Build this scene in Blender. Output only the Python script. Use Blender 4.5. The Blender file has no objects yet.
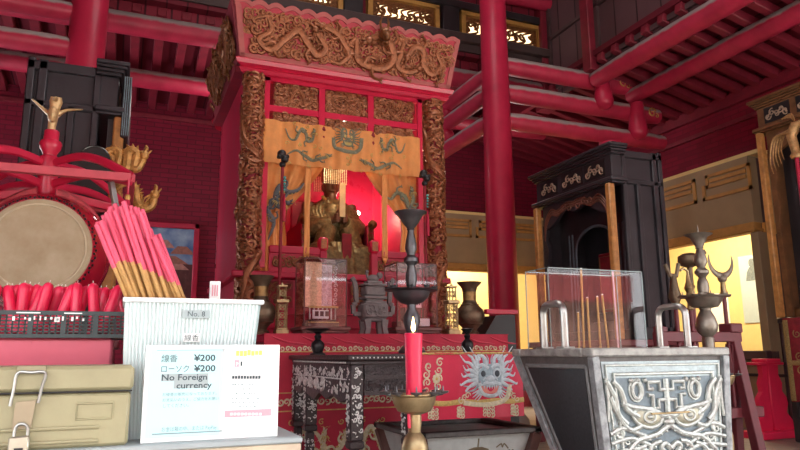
import bpy, bmesh, math, random
from mathutils import Vector as V, Matrix as M4
C = bpy.context.scene.collection
PI = math.pi
rnd = random.Random(7)
# ---------------------------------------------------------------- camera numbers (metres, floor at z = 0)
YAW, PIT, ROL, F, H = math.radians(22.4), math.radians(10.9), math.radians(-0.45), 667.0, 0.95
def _basis():
    s, c = math.sin, math.cos
    fw = V((s(YAW)*c(PIT), c(YAW)*c(PIT), s(PIT))); r0 = V((c(YAW), -s(YAW), 0)); u0 = r0.cross(fw)
    return r0*c(ROL)+u0*s(ROL), u0*c(ROL)-r0*s(ROL), fw
RR, UU, FF = _basis()
def ray(x, y): return RR*((x-400)/F) + UU*((225-y)/F) + FF
def atY(x, y, Y): d = ray(x, y); t = Y/d.y; return V((d.x*t, Y, H+d.z*t))
def atX(x, y, X): d = ray(x, y); t = X/d.x; return V((X, d.y*t, H+d.z*t))
def atZ(x, y, Z): d = ray(x, y); t = (Z-H)/d.z; return V((d.x*t, d.y*t, Z))
# ---------------------------------------------------------------- materials
MATS = {}
def lin(c): return tuple(((x/255)/12.92 if x/255 <= .04045 else ((x/255+.055)/1.055)**2.4) for x in c)
def mat(name, col, rough=.5, metal=0., var=.18, scale=9., bump=0., bscale=60., col2=None, spec=.5, coat=0., trans=0., alpha=1., emit=None, estr=0., sheen=0.):
    if name in MATS: return MATS[name]
    m = bpy.data.materials.new(name); m.use_nodes = True; nt = m.node_tree; N = nt.nodes; L = nt.links
    b = N['Principled BSDF']; b.inputs['Roughness'].default_value = rough; b.inputs['Metallic'].default_value = metal
    b.inputs['Specular IOR Level'].default_value = spec; b.inputs['Coat Weight'].default_value = coat
    b.inputs['Transmission Weight'].default_value = trans; b.inputs['Alpha'].default_value = alpha
    b.inputs['Sheen Weight'].default_value = sheen
    c = (*col, 1)
    b.inputs['Base Color'].default_value = c
    tc = N.new('ShaderNodeTexCoord')
    if var > 0 or col2:
        n = N.new('ShaderNodeTexNoise'); n.inputs['Scale'].default_value = scale; n.inputs['Detail'].default_value = 6; n.inputs['Roughness'].default_value = .62
        L.new(tc.outputs['Object'], n.inputs['Vector'])
        r = N.new('ShaderNodeValToRGB'); r.color_ramp.elements[0].position = .32; r.color_ramp.elements[1].position = .68
        c2 = col2 if col2 else tuple(x*(1-var) for x in col)
        r.color_ramp.elements[0].color = (*c2, 1); r.color_ramp.elements[1].color = (*(tuple(min(1, x*(1+var*.6)) for x in col) if not col2 else col), 1)
        L.new(n.outputs['Fac'], r.inputs['Fac']); L.new(r.outputs['Color'], b.inputs['Base Color'])
        mr = N.new('ShaderNodeMapRange'); mr.inputs['To Min'].default_value = max(0, rough-.08); mr.inputs['To Max'].default_value = min(1, rough+.1)
        L.new(n.outputs['Fac'], mr.inputs['Value']); L.new(mr.outputs['Result'], b.inputs['Roughness'])
    if bump > 0:
        n2 = N.new('ShaderNodeTexNoise'); n2.inputs['Scale'].default_value = bscale; n2.inputs['Detail'].default_value = 4
        L.new(tc.outputs['Object'], n2.inputs['Vector'])
        bp = N.new('ShaderNodeBump'); bp.inputs['Strength'].default_value = bump; bp.inputs['Distance'].default_value = .01
        L.new(n2.outputs['Fac'], bp.inputs['Height']); L.new(bp.outputs['Normal'], b.inputs['Normal'])
    if emit:
        b.inputs['Emission Color'].default_value = (*emit, 1); b.inputs['Emission Strength'].default_value = estr
    MATS[name] = m; return m
def mat_dusty(name, col, dust, rough=.45):
    """paint with settled dust lying on the upward faces"""
    m = mat(name, col, rough, var=.2, scale=5); nt = m.node_tree; N = nt.nodes; L = nt.links; b = N['Principled BSDF']
    g = N.new('ShaderNodeNewGeometry'); s = N.new('ShaderNodeSeparateXYZ'); L.new(g.outputs['Normal'], s.inputs[0])
    tc = N.new('ShaderNodeTexCoord'); n = N.new('ShaderNodeTexNoise'); n.inputs['Scale'].default_value = 7; n.inputs['Detail'].default_value = 5
    L.new(tc.outputs['Object'], n.inputs['Vector'])
    a = N.new('ShaderNodeMath'); a.operation = 'MULTIPLY_ADD'; a.inputs[1].default_value = .5; L.new(n.outputs['Fac'], a.inputs[0]); L.new(s.outputs['Z'], a.inputs[2])
    r = N.new('ShaderNodeMapRange'); r.inputs['From Min'].default_value = .36; r.inputs['From Max'].default_value = .6; L.new(a.outputs[0], r.inputs['Value'])
    mx = N.new('ShaderNodeMix'); mx.data_type = 'RGBA'; L.new(r.outputs['Result'], mx.inputs['Factor'])
    old = b.inputs['Base Color'].links[0].from_socket; L.new(old, mx.inputs[6]); mx.inputs[7].default_value = (*dust, 1)
    L.new(mx.outputs[2], b.inputs['Base Color']); return m
def mat_grid(name, col, mortar, axes, bw, bh, rough=.7, bump=.5, msize=.012, offset=.5, col2=None):
    m = bpy.data.materials.new(name); m.use_nodes = True; nt = m.node_tree; N = nt.nodes; L = nt.links; b = N['Principled BSDF']
    b.inputs['Roughness'].default_value = rough; b.inputs['Specular IOR Level'].default_value = .22
    tc = N.new('ShaderNodeTexCoord'); s = N.new('ShaderNodeSeparateXYZ'); c = N.new('ShaderNodeCombineXYZ')
    L.new(tc.outputs['Object'], s.inputs[0]); L.new(s.outputs[axes[0]], c.inputs[0]); L.new(s.outputs[axes[1]], c.inputs[1])
    t = N.new('ShaderNodeTexBrick'); t.inputs['Scale'].default_value = 1; t.inputs['Brick Width'].default_value = bw; t.inputs['Row Height'].default_value = bh
    t.inputs['Mortar Size'].default_value = msize; t.inputs['Mortar Smooth'].default_value = .3; t.offset = offset
    t.inputs['Color1'].default_value = (*col, 1); t.inputs['Color2'].default_value = (*(col2 or tuple(x*.8 for x in col)), 1); t.inputs['Mortar'].default_value = (*mortar, 1)
    L.new(c.outputs[0], t.inputs['Vector'])
    n = N.new('ShaderNodeTexNoise'); n.inputs['Scale'].default_value = 3; n.inputs['Detail'].default_value = 6; L.new(tc.outputs['Object'], n.inputs['Vector'])
    mx = N.new('ShaderNodeMix'); mx.data_type = 'RGBA'; mx.blend_type = 'MULTIPLY'; mx.inputs['Factor'].default_value = .45
    L.new(t.outputs['Color'], mx.inputs[6]); L.new(n.outputs['Color'], mx.inputs[7]); 
    r = N.new('ShaderNodeValToRGB'); r.color_ramp.elements[0].color = (.55, .55, .55, 1); r.color_ramp.elements[1].color = (1.15, 1.15, 1.15, 1); L.new(n.outputs['Fac'], r.inputs[0]); L.new(r.outputs[0], mx.inputs[7])
    L.new(mx.outputs[2], b.inputs['Base Color'])
    bp = N.new('ShaderNodeBump'); bp.inputs['Strength'].default_value = bump; bp.inputs['Distance'].default_value = .01; bp.invert = True
    L.new(t.outputs['Fac'], bp.inputs['Height']); L.new(bp.outputs['Normal'], b.inputs['Normal'])
    MATS[name] = m; return m
# ---------------------------------------------------------------- frames: (u, v, w) on a surface -> world
class Fr:
    def __init__(s, O, U, W): s.O, s.U, s.Vv = V(O), V(U).normalized(), V(W).normalized(); s.N = s.U.cross(s.Vv)
    def p(s, u, v, w=0): return s.O + s.U*u + s.Vv*v + s.N*w
def frontF(x, y, z): return Fr((x, y, z), (1, 0, 0), (0, 0, 1))          # faces -Y
def leftF(x, y, z): return Fr((x, y, z), (0, -1, 0), (0, 0, 1))          # faces -X
def rightF(x, y, z): return Fr((x, y, z), (0, 1, 0), (0, 0, 1))          # faces +X
class CylF:
    def __init__(s, O, R): s.O, s.R = V(O), R
    def p(s, u, v, w=0):
        a = u/s.R - PI/2; r = s.R+w
        return s.O + V((r*math.cos(a), r*math.sin(a), v))
class FoldF(Fr):
    def __init__(s, O, U, W, fold): Fr.__init__(s, O, U, W); s.fold = fold
    def p(s, u, v, w=0): return s.O + s.U*u + s.Vv*v + s.N*(w+s.fold(u, v))
# ---------------------------------------------------------------- mesh builder
def spl(pts, n=8, closed=False):
    """Catmull-Rom through tuples of any length"""
    P = [tuple(p) for p in pts]; o = []; k = len(P)
    rng = range(k if closed else k-1)
    for i in rng:
        if closed: a, b, c, d = P[(i-1) % k], P[i], P[(i+1) % k], P[(i+2) % k]
        else: a, b, c, d = P[max(i-1, 0)], P[i], P[i+1], P[min(i+2, k-1)]
        for j in range(n):
            t = j/n
            o.append(tuple(.5*(2*b[q]+(c[q]-a[q])*t+(2*a[q]-5*b[q]+4*c[q]-d[q])*t*t+(3*b[q]-a[q]-3*c[q]+d[q])*t**3) for q in range(len(b))))
    if not closed: o.append(P[-1])
    return o
class MB:
    def __init__(s): s.v = []; s.f = []; s.m = []
    def add(s, vs, fs, m=0):
        k = len(s.v); s.v += [tuple(x) for x in vs]; s.f += [tuple(i+k for i in f) for f in fs]; s.m += [m]*len(fs); return s
    def hexa(s, p, m=0): return s.add(p, [(0, 3, 2, 1), (4, 5, 6, 7), (0, 1, 5, 4), (1, 2, 6, 5), (2, 3, 7, 6), (3, 0, 4, 7)], m)
    def box(s, x0, x1, y0, y1, z0, z1, m=0, b=0.):
        if b <= 0: return s.hexa([(x0, y0, z0), (x1, y0, z0), (x1, y1, z0), (x0, y1, z0), (x0, y0, z1), (x1, y0, z1), (x1, y1, z1), (x0, y1, z1)], m)
        return s.rbox(V(((x0+x1)/2, (y0+y1)/2, (z0+z1)/2)), V((abs(x1-x0)/2, 0, 0)), V((0, abs(y1-y0)/2, 0)), V((0, 0, abs(z1-z0)/2)), b, m)
    def rbox(s, c, a, b_, d, b=.005, m=0):
        c = V(c); A, B, D = V(a), V(b_), V(d); h = (A.length, B.length, D.length); e = (A.normalized(), B.normalized(), D.normalized())
        b = min(b, .45*min(h)*2*.5)
        vs = []; idx = {}
        for sx in (-1, 1):
            for sy in (-1, 1):
                for sz in (-1, 1):
                    for k in range(3):
                        q = [h[0]-b, h[1]-b, h[2]-b]; q[k] = h[k]
                        idx[sx, sy, sz, k] = len(vs); vs.append(c + e[0]*(sx*q[0]) + e[1]*(sy*q[1]) + e[2]*(sz*q[2]))
        fs = []
        for k in range(3):
            i, j = (k+1) % 3, (k+2) % 3
            for sg in (-1, 1):
                l = []
                for (p, q) in ((-1, -1), (1, -1), (1, 1), (-1, 1)):
                    t = [0, 0, 0]; t[k] = sg; t[i] = p; t[j] = q; l.append(idx[t[0], t[1], t[2], k])
                fs.append(tuple(l))
            for p in (-1, 1):                                          # edges along axis k
                for q in (-1, 1):
                    t0 = [0, 0, 0]; t0[i] = p; t0[j] = q; t1 = list(t0); t0[k] = -1; t1[k] = 1
                    fs.append((idx[t0[0], t0[1], t0[2], i], idx[t1[0], t1[1], t1[2], i], idx[t1[0], t1[1], t1[2], j], idx[t0[0], t0[1], t0[2], j]))
        for sx in (-1, 1):
            for sy in (-1, 1):
                for sz in (-1, 1): fs.append(tuple(idx[sx, sy, sz, k] for k in range(3)))
        return s.add(vs, fs, m)
    def bar(s, p, q, w, h, m=0, up=(0, 0, 1), b=0.):
        """square bar from p to q, w across, h along 'up'"""
        p, q = V(p), V(q); d = q-p; e = d.normalized(); u = V(up); u = (u-e*u.dot(e)); u = u.normalized() if u.length > 1e-5 else e.orthogonal().normalized(); r = e.cross(u)
        return s.rbox((p+q)/2, d/2, r*(w/2), u*(h/2), b if b else min(w, h)*.08, m)
    def lathe(s, O, prof, n=24, m=0, ax=(0, 0, 1), cap=True, sq=(1, 1)):
        O = V(O); A = V(ax).normalized(); e1 = A.orthogonal().normalized() if abs(A.z) < .99 else V((1, 0, 0)); e2 = A.cross(e1)
        vs = []; fs = []
        for r, z in prof:
            for i in range(n):
                a = 2*PI*i/n; vs.append(O + A*z + e1*(r*math.cos(a)*sq[0]) + e2*(r*math.sin(a)*sq[1]))
        for k in range(len(prof)-1):
            for i in range(n): j = (i+1) % n; fs.append((k*n+i, k*n+j, k*n+n+j, k*n+n+i))
        if cap:
            if prof[0][0] > 1e-6: fs.append(tuple(range(n-1, -1, -1)))
            if prof[-1][0] > 1e-6: fs.append(tuple(range((len(prof)-1)*n, len(prof)*n)))
        return s.add(vs, fs, m)
    def tube(s, pts, r, n=6, m=0, nrm=None, flat=1., closed=False, cap=True):
        P = [V(p) for p in pts]; k = len(P)
        if k < 2: return s
        vs = []; fs = []; up = None
        for i in range(k):
            a, b = (P[(i-1) % k], P[(i+1) % k]) if closed else (P[max(i-1, 0)], P[min(i+1, k-1)])
            t = b-a
            t = t.normalized() if t.length > 1e-9 else V((0, 0, 1))
            if nrm is not None:
                nn = nrm[i] if isinstance(nrm, list) else V(nrm); e = nn-t*nn.dot(t); e = e.normalized() if e.length > 1e-6 else t.orthogonal().normalized()
            else:
                if up is None: up = t.orthogonal().normalized()
                e = up-t*up.dot(t); e = e.normalized() if e.length > 1e-6 else t.orthogonal().normalized(); up = e
            g = t.cross(e); rr = r[i] if isinstance(r, (list, tuple)) else r
            for j in range(n):
                q = 2*PI*j/n; vs.append(P[i] + g*(rr*math.cos(q)) + e*(rr*flat*math.sin(q)))
        for i in range(k if closed else k-1):
            i2 = (i+1) % k
            for j in range(n): j2 = (j+1) % n; fs.append((i*n+j, i*n+j2, i2*n+j2, i2*n+j))
        if cap and not closed: fs.append(tuple(range(n-1, -1, -1))); fs.append(tuple(range((k-1)*n, k*n)))
        return s.add(vs, fs, m)
    def ell(s, c, a, b, d, m=0, nu=12, nv=8):
        c = V(c); A, B, D = V(a), V(b), V(d); vs = [c-D]; fs = []
        for i in range(1, nv):
            t = -PI/2+PI*i/nv
            for j in range(nu): q = 2*PI*j/nu; vs.append(c + D*math.sin(t) + (A*math.cos(q)+B*math.sin(q))*math.cos(t))
        vs.append(c+D); L = len(vs)-1
        for j in range(nu): fs.append((0, 1+(j+1) % nu, 1+j)); fs.append((L, L-nu+j, L-nu+(j+1) % nu))
        for i in range(nv-2):
            for j in range(nu): a_ = 1+i*nu+j; b_ = 1+i*nu+(j+1) % nu; fs.append((a_, b_, b_+nu, a_+nu))
        return s.add(vs, fs, m)
    def ball(s, c, r, m=0, nu=10, nv=7): return s.ell(c, (r, 0, 0), (0, r, 0), (0, 0, r), m, nu, nv)
    def prism(s, fr, poly, w0, w1, m=0):
        n = len(poly); vs = [fr.p(u, v, w0) for u, v in poly]+[fr.p(u, v, w1) for u, v in poly]
        fs = [tuple(range(n-1, -1, -1)), tuple(range(n, 2*n))]+[(i, (i+1) % n, n+(i+1) % n, n+i) for i in range(n)]
        return s.add(vs, fs, m)
    def fbox(s, fr, u0, u1, v0, v1, w0, w1, m=0): return s.prism(fr, [(u0, v0), (u1, v0), (u1, v1), (u0, v1)], w0, w1, m)
    def line(s, fr, pts, r, m=0, w=0., flat=.5, n=6, closed=False):
        P = [fr.p(u, v, w) for u, v in pts]
        nr = [(fr.p(u, v, w+.01)-fr.p(u, v, w)) for u, v in pts]
        return s.tube(P, r, n, m, nr, flat, closed)
    def grid(s, fn, nu, nv, m=0, thick=None):
        vs = [fn(i/nu, j/nv) for j in range(nv+1) for i in range(nu+1)]
        fs = [(j*(nu+1)+i, j*(nu+1)+i+1, (j+1)*(nu+1)+i+1, (j+1)*(nu+1)+i) for j in range(nv) for i in range(nu)]
        return s.add(vs, fs, m)
    def text(s, fr, t, size, u, v, w=.0006, m=0, align='LEFT', sx=1., bold=0.):
        cu = bpy.data.curves.new('txt', 'FONT'); cu.body = t; cu.size = size; cu.align_x = align; cu.resolution_u = 2; cu.offset = bold
        o = bpy.data.objects.new('txt', cu); C.objects.link(o); bpy.context.view_layer.update()
        me = bpy.data.meshes.new_from_object(o.evaluated_get(bpy.context.evaluated_depsgraph_get()))
        s.add([fr.p(u+x.co.x*sx, v+x.co.y, w) for x in me.vertices], [tuple(p.vertices) for p in me.polygons], m)
        bpy.data.objects.remove(o); bpy.data.curves.remove(cu); bpy.data.meshes.remove(me); return s
    def build(s, name, mats, parent=None, smooth=40, origin=None):
        me = bpy.data.meshes.new(name)
        O = ORG.get(parent.name, V((0, 0, 0))) if parent else (V(origin) if origin is not None else V((0, 0, 0)))
        me.from_pydata([(x-O.x, y-O.y, z-O.z) for x, y, z in s.v], [], s.f)
        for q in (mats if isinstance(mats, (list, tuple)) else [mats]): me.materials.append(q)
        me.polygons.foreach_set('material_index', s.m)
        bm = bmesh.new(); bm.from_mesh(me); bmesh.ops.recalc_face_normals(bm, faces=bm.faces); bm.to_mesh(me); bm.free()
        if smooth:
            me.polygons.foreach_set('use_smooth', [True]*len(me.polygons)); me.set_sharp_from_angle(angle=math.radians(smooth))
        me.update(); o = bpy.data.objects.new(name, me); C.objects.link(o)
        if parent: o.parent = parent; ORG[o.name] = O
        else: o.location = O; ORG[o.name] = O
        return o
ORG = {}
def tag(o, label=None, cat=None, group=None, kind=None):
    if label: o['label'] = label
    if cat: o['category'] = cat
    if group: o['group'] = group
    if kind: o['kind'] = kind
    return o
def thing(name, label, cat, loc, group=None, kind=None):
    o = bpy.data.objects.new(name, None); C.objects.link(o); o.location = V(loc); o.empty_display_size = .05; ORG[o.name] = V(loc)
    return tag(o, label, cat, group, kind)
def dup(o, loc, rot=None, label=None, parent=None):
    c = o.copy(); C.objects.link(c)
    if parent: c.parent = parent
    else: c.location = V(loc)
    if rot is not None: c.rotation_euler = rot
    if label: c['label'] = label
    for ch in list(o.children): dup(ch, None, None, None, c)
    return c
# ---------------------------------------------------------------- ornament
def swirl(mb, fr, u, v, r, a0=0., turns=1.3, th=.25, m=0, w=0., sgn=1, n=6):
    k = max(8, int(11*turns)); pts = []; rad = []
    for i in range(k+1):
        t = i/k; a = a0+sgn*2*PI*turns*t; q = r*(1-.82*t); pts.append((u+q*math.cos(a), v+q*math.sin(a))); rad.append(r*th*(.55+.45*math.sin(PI*min(1, t+.25))))
    P = [fr.p(a, b, w) for a, b in pts]; nr = [fr.p(a, b, w+.01)-fr.p(a, b, w) for a, b in pts]
    mb.tube(P, rad, n, m, nr, .8)
def fill(mb, fr, u0, u1, v0, v1, n, r, seed=0, m=0, w=.0, th=.26, sides=5):
    R = random.Random(seed)
    nu = max(1, round(math.sqrt(n*(u1-u0)/(v1-v0)))); nv = max(1, round(n/nu))
    for i in range(nu):
        for j in range(nv):
            u = u0+(u1-u0)*(i+.5+R.uniform(-.35, .35))/nu; v = v0+(v1-v0)*(j+.5+R.uniform(-.35, .35))/nv
            q = r*R.uniform(.7, 1.25); u = min(max(u, u0+q), u1-q) if u1-u0 > 2*q else (u0+u1)/2; v = min(max(v, v0+q), v1-q) if v1-v0 > 2*q else (v0+v1)/2
            swirl(mb, fr, u, v, q, R.uniform(0, 6.28), R.uniform(.9, 1.5), th, m, w+R.uniform(0, r*.4), R.choice((-1, 1)), sides)
def dragon(mb, fr, pts, r, m=0, w=0., flat=.75, sub=9, legs=True, mm=None, sides=8, mane=True, spine=True):
    """pts tail -> head in (u, v); a sinuous scaled body with spines, clawed legs and a horned head"""
    mm = m if mm is None else mm
    S = spl(pts, sub); n = len(S); P = []; rad = []; nr = []
    for i, (u, v) in enumerate(S):
        t = i/(n-1); q = r*(.18+.82*min(1, t/.45)**.7)*(1-.22*max(0, (t-.75)/.25)); q *= 1+.09*(i % 2)
        P.append(fr.p(u, v, w)); nr.append(fr.p(u, v, w+.01)-fr.p(u, v, w)); rad.append(q)
    mb.tube(P, rad, sides, m, nr, flat)
    def side(i):
        a, b = S[max(i-1, 0)], S[min(i+1, n-1)]; d = (b[0]-a[0], b[1]-a[1]); L = math.hypot(*d) or 1; return (d[0]/L, d[1]/L), (-d[1]/L, d[0]/L)
    if spine:
        for i in range(2, n-2, 2):
            d, s_ = side(i); u, v = S[i]; q = rad[i]; sg = 1
            mb.add([fr.p(u+s_[0]*q*.7-d[0]*q*.5, v+s_[1]*q*.7-d[1]*q*.5, w+q*.2), fr.p(u+s_[0]*q*.7+d[0]*q*.5, v+s_[1]*q*.7+d[1]*q*.5, w+q*.2), fr.p(u+s_[0]*q*1.7-d[0]*q*.5, v+s_[1]*q*1.7-d[1]*q*.5, w+q*.1), fr.p(u+s_[0]*q*.7, v+s_[1]*q*.7, w+q*.7)], [(0, 1, 2), (0, 3, 1), (1, 3, 2), (2, 3, 0)], mm)
    if legs:
        for t, sg in ((.36, 1), (.42, -1), (.68, 1), (.74, -1)):
            i = int(t*(n-1)); d, s_ = side(i); u, v = S[i]
            k1 = (u+s_[0]*sg*r*2.1+d[0]*r*.7, v+s_[1]*sg*r*2.1+d[1]*r*.7); k2 = (k1[0]+d[0]*r*1.9+s_[0]*sg*r*.4, k1[1]+d[1]*r*1.9+s_[1]*sg*r*.4)
            Q = spl([(u, v), k1, k2], 4); mb.tube([fr.p(a, b, w+r*.2) for a, b in Q], [r*(.62-.3*j/(len(Q)-1)) for j in range(len(Q))], 6, m)
            for c in (-.9, 0, .9):
                e = (k2[0]+d[0]*r*.9+s_[0]*c*r*.8, k2[1]+d[1]*r*.9+s_[1]*c*r*.8)
                mb.tube([fr.p(*k2, w+r*.2), fr.p((k2[0]+e[0])/2+s_[0]*c*r*.3, (k2[1]+e[1])/2+s_[1]*c*r*.3, w+r*.5), fr.p(*e, w+r*.1)], [r*.24, r*.2, r*.05], 5, m)
    d, s_ = side(n-1); u, v = S[-1]; q = r*.95
    def hp(a, b, c): return fr.p(u+d[0]*a*q+s_[0]*b*q, v+d[1]*a*q+s_[1]*b*q, w+c*q)
    def hv(a, b, c): return hp(a, b, c)-hp(0, 0, 0)
    mb.ell(hp(.7, .1, .3), hv(1.25, 0, 0), hv(0, 1.05, 0), hv(0, 0, .95), m, 10, 6)
    mb.ell(hp(2., .25, .35), hv(1.0, .15, 0), hv(0, .5, 0), hv(0, 0, .6), m, 10, 6)
    mb.ell(hp(1.75, -.55, .25), hv(.9, -.35, 0), hv(.05, .26, 0), hv(0, 0, .45), m, 8, 6)
    mb.ball(hp(2.75, .55, .5), q*.3, m, 8, 5); mb.ball(hp(1.05, .75, .85), q*.3, mm, 8, 5)
    for sg in (.75, 1.15): mb.tube([hp(.3, .8*sg, .5), hp(-.6, 1.5*sg, .7), hp(-1.7, 1.7*sg, .6), hp(-2.4, 2.3*sg, .6)], [q*.24, q*.2, q*.15, q*.04], 5, m)
    if mane:
        for k, b in enumerate((-1.3, -.7, -.1, .5)):
            mb.tube([hp(-.1, b*.8, .5), hp(-.9, b*1.4, .8), hp(-1.6, b*1.5+.3, .6), hp(-2.3, b*2.0, .5)], [q*.25, q*.26, q*.18, q*.04], 5, mm)
        for sg in (-1, 1): mb.tube([hp(2.6, .1, .5), hp(3.3, .7*sg, .6), hp(3.0, 1.5*sg, .5), hp(3.7, 2.0*sg, .4)], [q*.1, q*.1, q*.08, q*.03], 5, mm)
def dpts(u0, v0, W, Hh, kind=0, flip=1):
    T = {0: [(-.5, .3), (-.38, -.25), (-.2, -.35), (-.08, .1), (.05, .35), (.18, .05), (.22, -.3), (.38, -.2), (.42, .2)],
         1: [(.45, -.35), (.25, -.38), (.1, -.05), (-.1, .3), (-.3, .25), (-.38, -.1), (-.2, -.35), (-.02, -.25), (.02, .05)],
         2: [(-.5, -.1), (-.32, .22), (-.12, .05), (.06, -.22), (.24, -.08), (.4, .12)],
         3: [(-.5, .1), (-.3, .28), (-.12, -.1), (.02, -.3), (.2, -.05), (.3, .3), (.46, .2)]}[kind]
    return [(u0+flip*a*W, v0+b*Hh) for a, b in T]
def beastface(mb, fr, u, v, s, m=0, m2=1, m3=2, w=.003):
    """frontal horned mask: brows, round eyes, nose, open mouth with teeth, flaring mane"""
    for sg in (-1, 1):
        mb.ell(fr.p(u+sg*.2*s, v+.1*s, w), fr.U*(.13*s), fr.Vv*(.14*s), fr.N*.006, m, 14, 6); mb.ell(fr.p(u+sg*.2*s, v+.09*s, w+.006), fr.U*(.075*s), fr.Vv*(.085*s), fr.N*.004, m2, 12, 6)
        mb.line(fr, spl([(u+sg*.05*s, v+.22*s), (u+sg*.2*s, v+.31*s), (u+sg*.38*s, v+.24*s)], 5), .05*s, m, w)
        for k in range(7):
            a = math.radians(-35+k*19); p0 = (u+sg*.32*s, v-.12*s+.06*k*s); L = s*(.52+.1*math.sin(k*1.7))
            mb.line(fr, spl([p0, (p0[0]+sg*L*.5*math.cos(a), p0[1]+L*.5*math.sin(a)+.05*s), (p0[0]+sg*L*.8*math.cos(a)+sg*.02*s, p0[1]+L*.75*math.sin(a)), (p0[0]+sg*L*math.cos(a-.3), p0[1]+L*math.sin(a)+.09*s)], 4), [.055*s*(1-.85*i/12) for i in range(13)], m, w)
        mb.line(fr, spl([(u+sg*.1*s, v+.3*s), (u+sg*.13*s, v+.48*s), (u+sg*.3*s, v+.56*s), (u+sg*.27*s, v+.43*s)], 5), .045*s, m, w)
        swirl(mb, fr, u+sg*.13*s, v-.08*s, .07*s, 0 if sg > 0 else PI, 1., .35, m, w+.004, sg)
        for k in range(4):
            a = math.radians(-20-k*22); p0 = (u+sg*.25*s, v-.32*s); mb.line(fr, spl([p0, (p0[0]+sg*.15*s*math.cos(a), p0[1]+.15*s*math.sin(a)), (p0[0]+sg*.24*s*math.cos(a+.4), p0[1]+.28*s*math.sin(a))], 4), [.035*s*(1-.1*i) for i in range(9)], m, w)
    mb.ell(fr.p(u, v-.04*s, w+.003), fr.U*(.12*s), fr.Vv*(.09*s), fr.N*.009, m, 12, 6)
    mb.line(fr, spl([(u-.32*s, v-.2*s), (u-.15*s, v-.15*s), (u, v-.17*s), (u+.15*s, v-.15*s), (u+.32*s, v-.2*s)], 4), .05*s, m, w+.003)
    mb.line(fr, spl([(u-.3*s, v-.24*s), (u-.2*s, v-.42*s), (u, v-.47*s), (u+.2*s, v-.42*s), (u+.3*s, v-.24*s)], 4), .05*s, m, w+.003)
    mb.prism(fr, [(u-.26*s, v-.2*s), (u+.26*s, v-.2*s), (u+.18*s, v-.4*s), (u-.18*s, v-.4*s)], w, w+.002, m3)
    for k in range(6): mb.prism(fr, [(u-.2*s+k*.07*s, v-.2*s), (u-.15*s+k*.07*s, v-.2*s), (u-.175*s+k*.07*s, v-.3*s)], w+.002, w+.005, m)
# ---------------------------------------------------------------- palette
RED = mat('red_lacquer', (.44, .016, .055), .42, var=.15, scale=4, coat=.08, spec=.35)
REDB = mat('bright_red_paint', (.58, .016, .06), .32, var=.1, scale=5, coat=.25)
REDD = mat('dark_red_wood', (.22, .015, .032), .5, var=.25, scale=6, bump=.2)
BEAM = mat_dusty('dusty_red_beam', (.44, .02, .06), (.33, .285, .28))
SILL = mat_dusty('dusty_dark_sill', (.06, .035, .035), (.16, .14, .14), .6)
GOLDW = mat('gilded_carving', (.31, .11, .047), .33, .45, .45, 30, .35, 120)
GOLDD = mat('dark_gilded_carving', (.23, .09, .032), .36, .4, .45, 30, .35, 120)
GOLD = mat('gold_leaf', (.62, .38, .11), .38, .55, .25, 22)
BLACKW = mat('black_lacquer_wood', (.028, .024, .028), .34, var=.3, scale=5, coat=.2, bump=.12)
CABW = mat('dark_grey_wood', (.034, .031, .038), .38, var=.3, scale=4, bump=.15)
ORNG = mat('orange_post_wood', (.52, .24, .07), .45, var=.35, scale=14)
ORCL = mat('orange_silk', (.72, .29, .075), .55, var=.12, scale=12, sheen=.3, bump=.15, bscale=180)
REDCL = mat('red_altar_cloth', (.50, .016, .05), .7, var=.12, scale=8, sheen=.3, bump=.2, bscale=150)
REDDK = mat('deep_red_brocade', (.26, .012, .025), .7, var=.3, scale=16, bump=.25, bscale=150)
GREYEMB = mat('grey_green_thread', (.19, .19, .12), .6, var=.3, scale=60)
PALEEMB = mat('pale_blue_thread', (.55, .62, .66), .6, var=.25, scale=60)
CREAM = mat('cream_thread', (.68, .60, .42), .6, var=.25, scale=60)
YELTH = mat('gold_thread', (.58, .42, .14), .5, .2, .25, 70)
PEWTER = mat('dark_pewter', (.15, .155, .165), .42, .75, .25, 12)
BRASS = mat('aged_brass', (.40, .30, .16), .38, .75, .35, 14)
BRONZE = mat('dull_bronze', (.16, .115, .075), .45, .7, .4, 12, .2, 60)
STEEL = mat('brushed_steel', (.40, .40, .38), .35, .9, .15, 25)
WHITE = mat('white_plastic', (.80, .84, .84), .4, var=.04, scale=5)
CORR = mat('white_corrugated_plastic', (.70, .80, .80), .42, var=.05, scale=5)
ACRY = mat('white_acrylic', (.86, .89, .89), .25, var=.02, scale=4)
PCYAN = mat('pale_cyan_paper', (.50, .80, .84), .6, var=.03, scale=4)
PWHITE = mat('white_paper', (.86, .88, .87), .6, var=.02, scale=4)
INK = mat('grey_ink', (.05, .075, .085), .7, var=0)
INKL = mat('faded_ink', (.20, .29, .30), .7, var=0)
LABEL = mat('grey_label_tape', (.36, .43, .44), .5, var=.05)
PINKPR = mat('pink_print', (.78, .36, .42), .6, var=.1)
YELPR = mat('yellow_print', (.85, .60, .16), .6, var=.1)
GREYTOP = mat('worn_grey_board', (.36, .41, .42), .55, var=.15, scale=6)
PALEWD = mat('pale_wood_edge', (.55, .45, .33), .6, var=.2, scale=12)
TOOL = mat('khaki_painted_steel', (.33, .30, .175), .42, var=.12, scale=9, bump=.1, bscale=25)
PINKBX = mat('pink_plastic', (.62, .115, .17), .45, var=.08)
BASK = mat('black_green_plastic', (.03, .05, .055), .35, var=.1)
WAX = mat('red_wax', (.74, .016, .075), .35, var=.08, scale=20)
STICKP = mat('pink_incense_paper', (.70, .075, .15), .5, var=.12, scale=40)
STICKT = mat('tan_incense_stick', (.48, .27, .085), .6, var=.2, scale=50)
HIDE = mat('drum_hide', (.50, .42, .28), .6, var=.22, scale=7, bump=.1, col2=(.38, .29, .17))
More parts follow.
